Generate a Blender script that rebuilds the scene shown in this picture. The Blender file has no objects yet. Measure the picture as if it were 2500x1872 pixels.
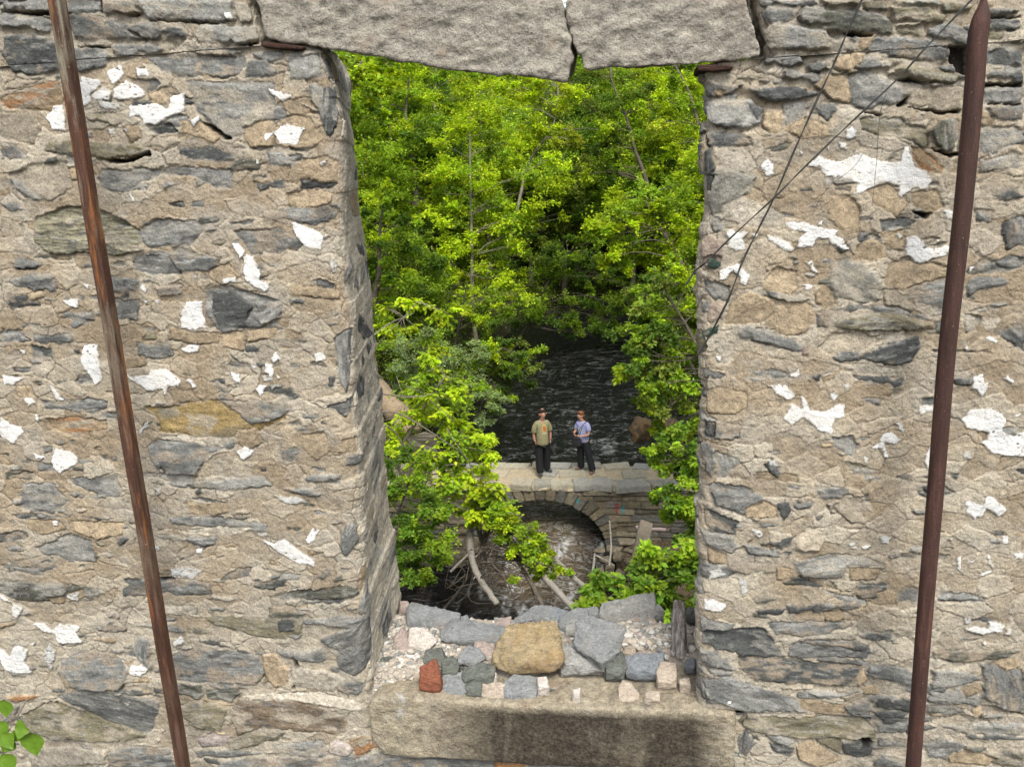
import bpy, bmesh, math, random
import numpy as np
from mathutils import Vector, Matrix

# ------------------------------------------------------------------ camera, sky, sun, exposure
PW, PH, FPX = 2500.0, 1872.0, 2034.0
CAM = np.array([0.0, -3.05, 10.0])
PITCH, YAW, ROLL = math.radians(14.4), math.radians(9.0), math.radians(-3.0)
RM = Matrix.Rotation(YAW, 3, 'Z') @ Matrix.Rotation(math.pi / 2 - PITCH, 3, 'X') @ Matrix.Rotation(ROLL, 3, 'Z')
RN = np.array(RM)
scene = bpy.context.scene
cam_d = bpy.data.cameras.new('camera'); cam = bpy.data.objects.new('camera', cam_d)
scene.collection.objects.link(cam)
cam.matrix_world = Matrix.Translation(Vector(CAM)) @ RM.to_4x4()
cam_d.sensor_width = 36; cam_d.lens = 36 * FPX / PW; cam_d.clip_start = 0.05; cam_d.clip_end = 600
scene.camera = cam
SUN_EL, SUN_AZ = math.radians(54), math.radians(22)      # azimuth from -y (behind the camera) towards -x
w = bpy.data.worlds.new('World'); scene.world = w; w.use_nodes = True
nt = w.node_tree; nt.nodes.clear()
sk = nt.nodes.new('ShaderNodeTexSky'); sk.sky_type = 'NISHITA'; sk.sun_disc = False
sk.sun_elevation = SUN_EL; sk.air_density = 1.0; sk.dust_density = 3.0; sk.ozone_density = 1.0
bg = nt.nodes.new('ShaderNodeBackground'); bg.inputs[1].default_value = 0.15
wo = nt.nodes.new('ShaderNodeOutputWorld')
hs = nt.nodes.new('ShaderNodeHueSaturation'); hs.inputs['Saturation'].default_value = 0.22
nt.links.new(sk.outputs[0], hs.inputs['Color']); nt.links.new(hs.outputs[0], bg.inputs[0]); nt.links.new(bg.outputs[0], wo.inputs[0])
sl = bpy.data.lights.new('sun', 'SUN'); sl.energy = 1.5; sl.angle = math.radians(20); sl.color = (1, .95, .84)
so = bpy.data.objects.new('sun', sl); scene.collection.objects.link(so)
sd = Vector((math.sin(SUN_AZ) * math.cos(SUN_EL), -math.cos(SUN_AZ) * math.cos(SUN_EL), math.sin(SUN_EL)))
so.rotation_euler = sd.to_track_quat('Z', 'Y').to_euler(); so.location = (0, 0, 60)
sk.sun_rotation = math.atan2(sd.x, sd.y)
scene.view_settings.view_transform = 'Standard'; scene.view_settings.look = 'None'
scene.view_settings.exposure = EXPO = 0.95; scene.view_settings.gamma = 1
scene.render.engine = 'CYCLES'
cy = scene.cycles; cy.max_bounces = 6; cy.diffuse_bounces = 3; cy.transmission_bounces = 4; cy.transparent_max_bounces = 8
cy.use_denoising = True; cy.caustics_reflective = False; cy.caustics_refractive = False; cy.use_adaptive_sampling = True

# ------------------------------------------------------------------ helpers
def ray(px, py):
    return RN @ np.array([(px - PW / 2) / FPX, -(py - PH / 2) / FPX, -1.0])
def ony(px, py, Y=0.0):
    d = ray(px, py); return CAM + d * (Y - CAM[1]) / d[1]
def onz(px, py, Z):
    d = ray(px, py); return CAM + d * (Z - CAM[2]) / d[2]
def atd(px, py, D):
    return CAM + ray(px, py) * D
def h32(a, b, c, s):
    n = (a.astype(np.int64) * 73856093) ^ (b.astype(np.int64) * 19349663) ^ (c.astype(np.int64) * 83492791 if hasattr(c, 'astype') else c * 83492791) ^ (s * 2654435)
    n = (n & 0xffffffff).astype(np.uint64)
    n = (n ^ (n >> np.uint64(15))) * np.uint64(2246822519) & np.uint64(0xffffffff)
    n = (n ^ (n >> np.uint64(13))) * np.uint64(3266489917) & np.uint64(0xffffffff)
    n = n ^ (n >> np.uint64(16))
    return n.astype(np.float32) / np.float32(4294967296.0)
def n2(x, y, s=0):
    xi = np.floor(x); yi = np.floor(y); fx = (x - xi); fy = (y - yi)
    fx = fx * fx * (3 - 2 * fx); fy = fy * fy * (3 - 2 * fy)
    a = h32(xi, yi, 0, s); b = h32(xi + 1, yi, 0, s); c = h32(xi, yi + 1, 0, s); d = h32(xi + 1, yi + 1, 0, s)
    return ((a + (b - a) * fx) * (1 - fy) + (c + (d - c) * fx) * fy) * 2 - 1
def fb(x, y, s=0, o=3, g=.5):
    r = 0; a = 1; t = 0
    for i in range(o):
        r = r + a * n2(x * 2 ** i + i * 17.3, y * 2 ** i + i * 9.1, s + i * 7); t += a; a *= g
    return r / t
def n3(p, s=0):
    i = np.floor(p); f = p - i; f = f * f * (3 - 2 * f); r = 0
    for dx in (0, 1):
        for dy in (0, 1):
            for dz in (0, 1):
                wgt = (f[:, 0] if dx else 1 - f[:, 0]) * (f[:, 1] if dy else 1 - f[:, 1]) * (f[:, 2] if dz else 1 - f[:, 2])
                r = r + wgt * h32(i[:, 0] + dx, i[:, 1] + dy, i[:, 2] + dz, s)
    return r * 2 - 1
def fb3(p, s=0, o=3, g=.5):
    r = 0; a = 1; t = 0
    for i in range(o):
        r = r + a * n3(p * 2 ** i + i * 11.7, s + i * 5); t += a; a *= g
    return r / t
def sstep(a, b, x):
    t = np.clip((x - a) / (b - a), 0, 1); return t * t * (3 - 2 * t)
def voro(x, y, s=0):
    xi = np.floor(x); yi = np.floor(y); f1 = np.full(x.shape, 9.); f2 = np.full(x.shape, 9.); idd = np.zeros(x.shape)
    for dx in (-1, 0, 1):
        for dy in (-1, 0, 1):
            cx = xi + dx; cy_ = yi + dy
            jx = h32(cx, cy_, 1, s); jy = h32(cx, cy_, 2, s)
            d = np.hypot(cx + jx - x, cy_ + jy - y); k = h32(cx, cy_, 3, s)
            lt = d < f1
            f2 = np.where(lt, f1, np.minimum(f2, d)); idd = np.where(lt, k, idd); f1 = np.where(lt, d, f1)
    return f1, f2, idd
def tag(o, label=None, cat=None, group=None, kind=None):
    if label: o['label'] = label
    if cat: o['category'] = cat
    if group: o['group'] = group
    if kind: o['kind'] = kind
    return o
def empty(name, loc=(0, 0, 0)):
    o = bpy.data.objects.new(name, None); scene.collection.objects.link(o); o.location = loc; o.empty_display_size = .2
    return o
def link(name, me, mat=None, parent=None, loc=None):
    o = bpy.data.objects.new(name, me); scene.collection.objects.link(o)
    if mat: me.materials.append(mat)
    if parent:
        o.parent = parent
        if loc is None: o.location = -Vector(parent.location)     # geometry given in world coordinates
    if loc is not None: o.location = loc
    return o
def mesh_np(name, V, F, col=None, smooth=True, mats=None):
    """V (n,3), F (m,k) with k = 3 or 4"""
    me = bpy.data.meshes.new(name); V = np.asarray(V, np.float32); F = np.asarray(F, np.int32)
    k = F.shape[1]
    me.vertices.add(len(V)); me.vertices.foreach_set('co', V.ravel())
    me.loops.add(F.size); me.loops.foreach_set('vertex_index', F.ravel())
    me.polygons.add(len(F)); me.polygons.foreach_set('loop_start', np.arange(0, F.size, k, dtype=np.int32))
    me.polygons.foreach_set('loop_total', np.full(len(F), k, np.int32))
    me.polygons.foreach_set('use_smooth', np.full(len(F), smooth, bool))
    if mats is not None: me.polygons.foreach_set('material_index', np.asarray(mats, np.int32))
    if col is not None:
        a = me.color_attributes.new('tint', 'FLOAT_COLOR', 'POINT')
        c = np.ones((len(V), 4), np.float32); c[:, :np.asarray(col).shape[1]] = col
        a.data.foreach_set('color', c.ravel())
    me.update(); me.validate(); return me
def grid_faces(R, C, keep=None):
    i = np.arange(R * C).reshape(R, C)
    f = np.stack([i[:-1, :-1], i[:-1, 1:], i[1:, 1:], i[1:, :-1]], -1)
    return f.reshape(-1, 4) if keep is None else f[keep]
class NT:
    def __init__(s, name):
        s.m = bpy.data.materials.new(name); s.m.use_nodes = True; s.t = s.m.node_tree; s.t.nodes.clear()
    def n(s, typ, **k):
        nd = s.t.nodes.new(typ)
        for a, v in k.items():
            if a.startswith('i_'):
                key = a[2:]; key = int(key) if key.isdigit() else key.replace('_', ' ')
                if isinstance(v, bpy.types.NodeSocket): s.t.links.new(v, nd.inputs[key])
                else: nd.inputs[key].default_value = v
            else: setattr(nd, a, v)
        return nd
    def noise(s, scale, detail=4, rough=.6, vec=None, dist=0):
        nd = s.n('ShaderNodeTexNoise', i_Scale=scale, i_Detail=detail, i_Roughness=rough, i_Distortion=dist)
        s.t.links.new(vec if vec else s.co(), nd.inputs['Vector']); return nd.outputs['Fac']
    def co(s, kind='Object'):
        if not hasattr(s, '_co'): s._co = s.n('ShaderNodeTexCoord')
        return s._co.outputs[kind]
    def ramp(s, fac, stops):
        nd = s.n('ShaderNodeValToRGB', i_Fac=fac); e = nd.color_ramp.elements
        while len(e) < len(stops): e.new(.5)
        for el, (p, c) in zip(e, stops):
            el.position = p; el.color = (*c, 1) if hasattr(c, '__len__') else (c, c, c, 1)
        return nd.outputs[0]
    def mix(s, fac, a, b, bt='MIX'):
        nd = s.n('ShaderNodeMix', data_type='RGBA', blend_type=bt)
        for k, v in ((0, fac), (6, a), (7, b)):
            if isinstance(v, bpy.types.NodeSocket): s.t.links.new(v, nd.inputs[k])
            else: nd.inputs[k].default_value = (*v, 1) if hasattr(v, '__len__') and len(v) == 3 else v
        return nd.outputs[2]
    def math(s, op, a, b=0.0):
        nd = s.n('ShaderNodeMath', operation=op)
        for k, v in ((0, a), (1, b)):
            if isinstance(v, bpy.types.NodeSocket): s.t.links.new(v, nd.inputs[k])
            else: nd.inputs[k].default_value = v
        return nd.outputs[0]
    def mapped(s, sc):
        nd = s.n('ShaderNodeMapping', i_Vector=s.co()); nd.inputs['Scale'].default_value = sc; return nd.outputs[0]
    def attr(s, nm='tint'):
        return s.n('ShaderNodeAttribute', attribute_name=nm)
    def bump(s, h, dist, st=1.0, nrm=None):
        nd = s.n('ShaderNodeBump', i_Height=h, i_Distance=dist, i_Strength=st)
        if nrm: s.t.links.new(nrm, nd.inputs['Normal'])
        return nd.outputs[0]
    def out(s, col, rough=.9, nrm=None, spec=.3, **k):
        b = s.n('ShaderNodeBsdfPrincipled')
        for key, v in {'Base Color': col, 'Roughness': rough, 'Specular IOR Level': spec, **k}.items():
            if isinstance(v, bpy.types.NodeSocket): s.t.links.new(v, b.inputs[key])
            else: b.inputs[key].default_value = (*v, 1) if hasattr(v, '__len__') and len(v) == 3 else v
        if nrm: s.t.links.new(nrm, b.inputs['Normal'])
        o = s.n('ShaderNodeOutputMaterial'); s.t.links.new(b.outputs[0], o.inputs[0]); s.bsdf = b; s.o = o
        return s.m

# ------------------------------------------------------------------ materials of the stonework
def mat_masonry():
    t = NT('rubble masonry'); a = t.attr()
    g1 = t.noise(150, 3, .75); g2 = t.noise(45, 4, .65); g3 = t.noise(9, 3, .6)
    sc = t.n('ShaderNodeSeparateColor', i_Color=a.outputs['Color']); wht = t.n('ShaderNodeMapRange', i_Value=sc.outputs[2], i_From_Min=.42, i_From_Max=.6, i_To_Min=1.0, i_To_Max=.18)
    c = t.mix(wht.outputs[0], a.outputs['Color'], t.mix(1.0, a.outputs['Color'], t.mix(1.0, t.ramp(g1, [(.28, .70), (.5, 1.0), (.72, 1.30)]), t.ramp(g2, [(.25, .78), (.75, 1.2)]), 'MULTIPLY'), 'MULTIPLY'))
    c = t.mix(1.0, c, t.ramp(g3, [(.3, (.86, .86, .87)), (.7, (1.10, 1.09, 1.06))]), 'MULTIPLY')
    sp = t.noise(95, 2, .5)
    c = t.mix(t.math('MULTIPLY', t.ramp(sp, [(.70, 0.0), (.76, .7)]), wht.outputs[0]), c, (.50, .46, .40))
    c = t.mix(t.math('MULTIPLY', t.ramp(t.noise(120, 2, .5, dist=.4), [(.27, .75), (.33, 0.0)]), wht.outputs[0]), c, (.09, .075, .06))
    wd = t.n('ShaderNodeMapRange', i_Value=wht.outputs[0], i_From_Min=1.0, i_From_Max=.18, i_To_Min=.735, i_To_Max=.93); c = t.mix(1.0, c, wd.outputs[0], 'MULTIPLY')
    nrm = t.bump(g1, .0022, .9, t.bump(g2, .010, .9))
    return t.out(c, .92, nrm, .2)
def mat_granite(name, base, dark, light, stain=None, scale=1.0):
    t = NT(name)
    g1 = t.noise(150 * scale, 3, .75); g2 = t.noise(34 * scale, 5, .7); g3 = t.noise(6 * scale, 4, .6)
    c = t.mix(t.ramp(g2, [(.35, 0.0), (.65, 1.0)]), base, tuple(v * 1.35 for v in base))
    c = t.mix(t.ramp(g3, [(.52, 0.0), (.68, .75)]), c, light)
    c = t.mix(t.ramp(g1, [(.34, .7), (.46, 0.0)]), c, dark)
    c = t.mix(1.0, c, t.ramp(t.noise(20 * scale, 5, .75, t.mapped((1, 1, 1.8)), .4), [(.33, .55), (.5, 1.0), (.66, 1.35)]), 'MULTIPLY')
    c = t.mix(t.ramp(t.noise(230 * scale, 2, .5), [(.62, 0.0), (.7, .8)]), c, (.62, .60, .57))
    c = t.mix(t.ramp(t.noise(5.3, 5, .65), [(.56, 0.0), (.68, .5)]), c, (.38, .27, .19))
    c = t.mix(t.ramp(t.noise(9, 6, .7, dist=.5), [(.62, 0.0), (.68, .75)]), c, (.66, .64, .60))
    c = t.mix(t.ramp(t.noise(4.2, 6, .7, t.mapped((1, 1, 2.5)), .8), [(.33, .55), (.42, 0.0)]), c, (.15, .14, .125))
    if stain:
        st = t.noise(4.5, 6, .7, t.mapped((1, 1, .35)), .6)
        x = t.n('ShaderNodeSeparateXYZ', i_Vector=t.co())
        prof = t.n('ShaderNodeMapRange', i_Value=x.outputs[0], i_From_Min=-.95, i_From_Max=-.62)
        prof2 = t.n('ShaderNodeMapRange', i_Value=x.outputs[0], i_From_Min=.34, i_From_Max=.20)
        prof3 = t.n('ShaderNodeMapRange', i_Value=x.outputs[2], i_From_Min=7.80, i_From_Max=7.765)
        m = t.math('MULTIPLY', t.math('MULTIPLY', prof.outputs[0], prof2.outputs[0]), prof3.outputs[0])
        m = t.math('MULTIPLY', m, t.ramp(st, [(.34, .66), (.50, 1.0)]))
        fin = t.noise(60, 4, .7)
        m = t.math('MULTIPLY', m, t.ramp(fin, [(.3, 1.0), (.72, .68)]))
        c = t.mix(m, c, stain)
    c = t.mix(1.0, c, (.77, .77, .77), 'MULTIPLY')
    nrm = t.bump(g1, .004, 1, t.bump(g2, .022, 1))
    return t.out(c, .9, nrm, .25)
def mat_rock(name, base, var=.35, tan=.2, rust=0.0):
    t = NT(name); sc = t.mapped((1, 1, 3.2))
    g0 = t.noise(16, 4, .65, sc, .5); g1 = t.noise(190, 3, .7); g2 = t.noise(55, 4, .65, sc)
    c = t.mix(t.ramp(g0, [(.3, 0.0), (.7, 1.0)]), tuple(v * (1 - var) for v in base), tuple(min(.8, v * (1 + var)) for v in base))
    c = t.mix(1.0, c, t.ramp(g2, [(.28, .72), (.72, 1.28)]), 'MULTIPLY')
    c = t.mix(1.0, c, t.ramp(g1, [(.3, .7), (.7, 1.3)]), 'MULTIPLY')
    if tan: c = t.mix(t.ramp(t.noise(11, 4, .6), [(.54, 0.0), (.64, tan)]), c, (.42, .36, .29))
    if rust: c = t.mix(t.ramp(t.noise(7, 4, .6), [(.45, 0.0), (.62, rust)]), c, (.38, .20, .05))
    c = t.mix(1.0, c, (.78, .78, .78), 'MULTIPLY')
    return t.out(c, .9, t.bump(g1, .003, .9, t.bump(g2, .010, .9)), .25)
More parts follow.
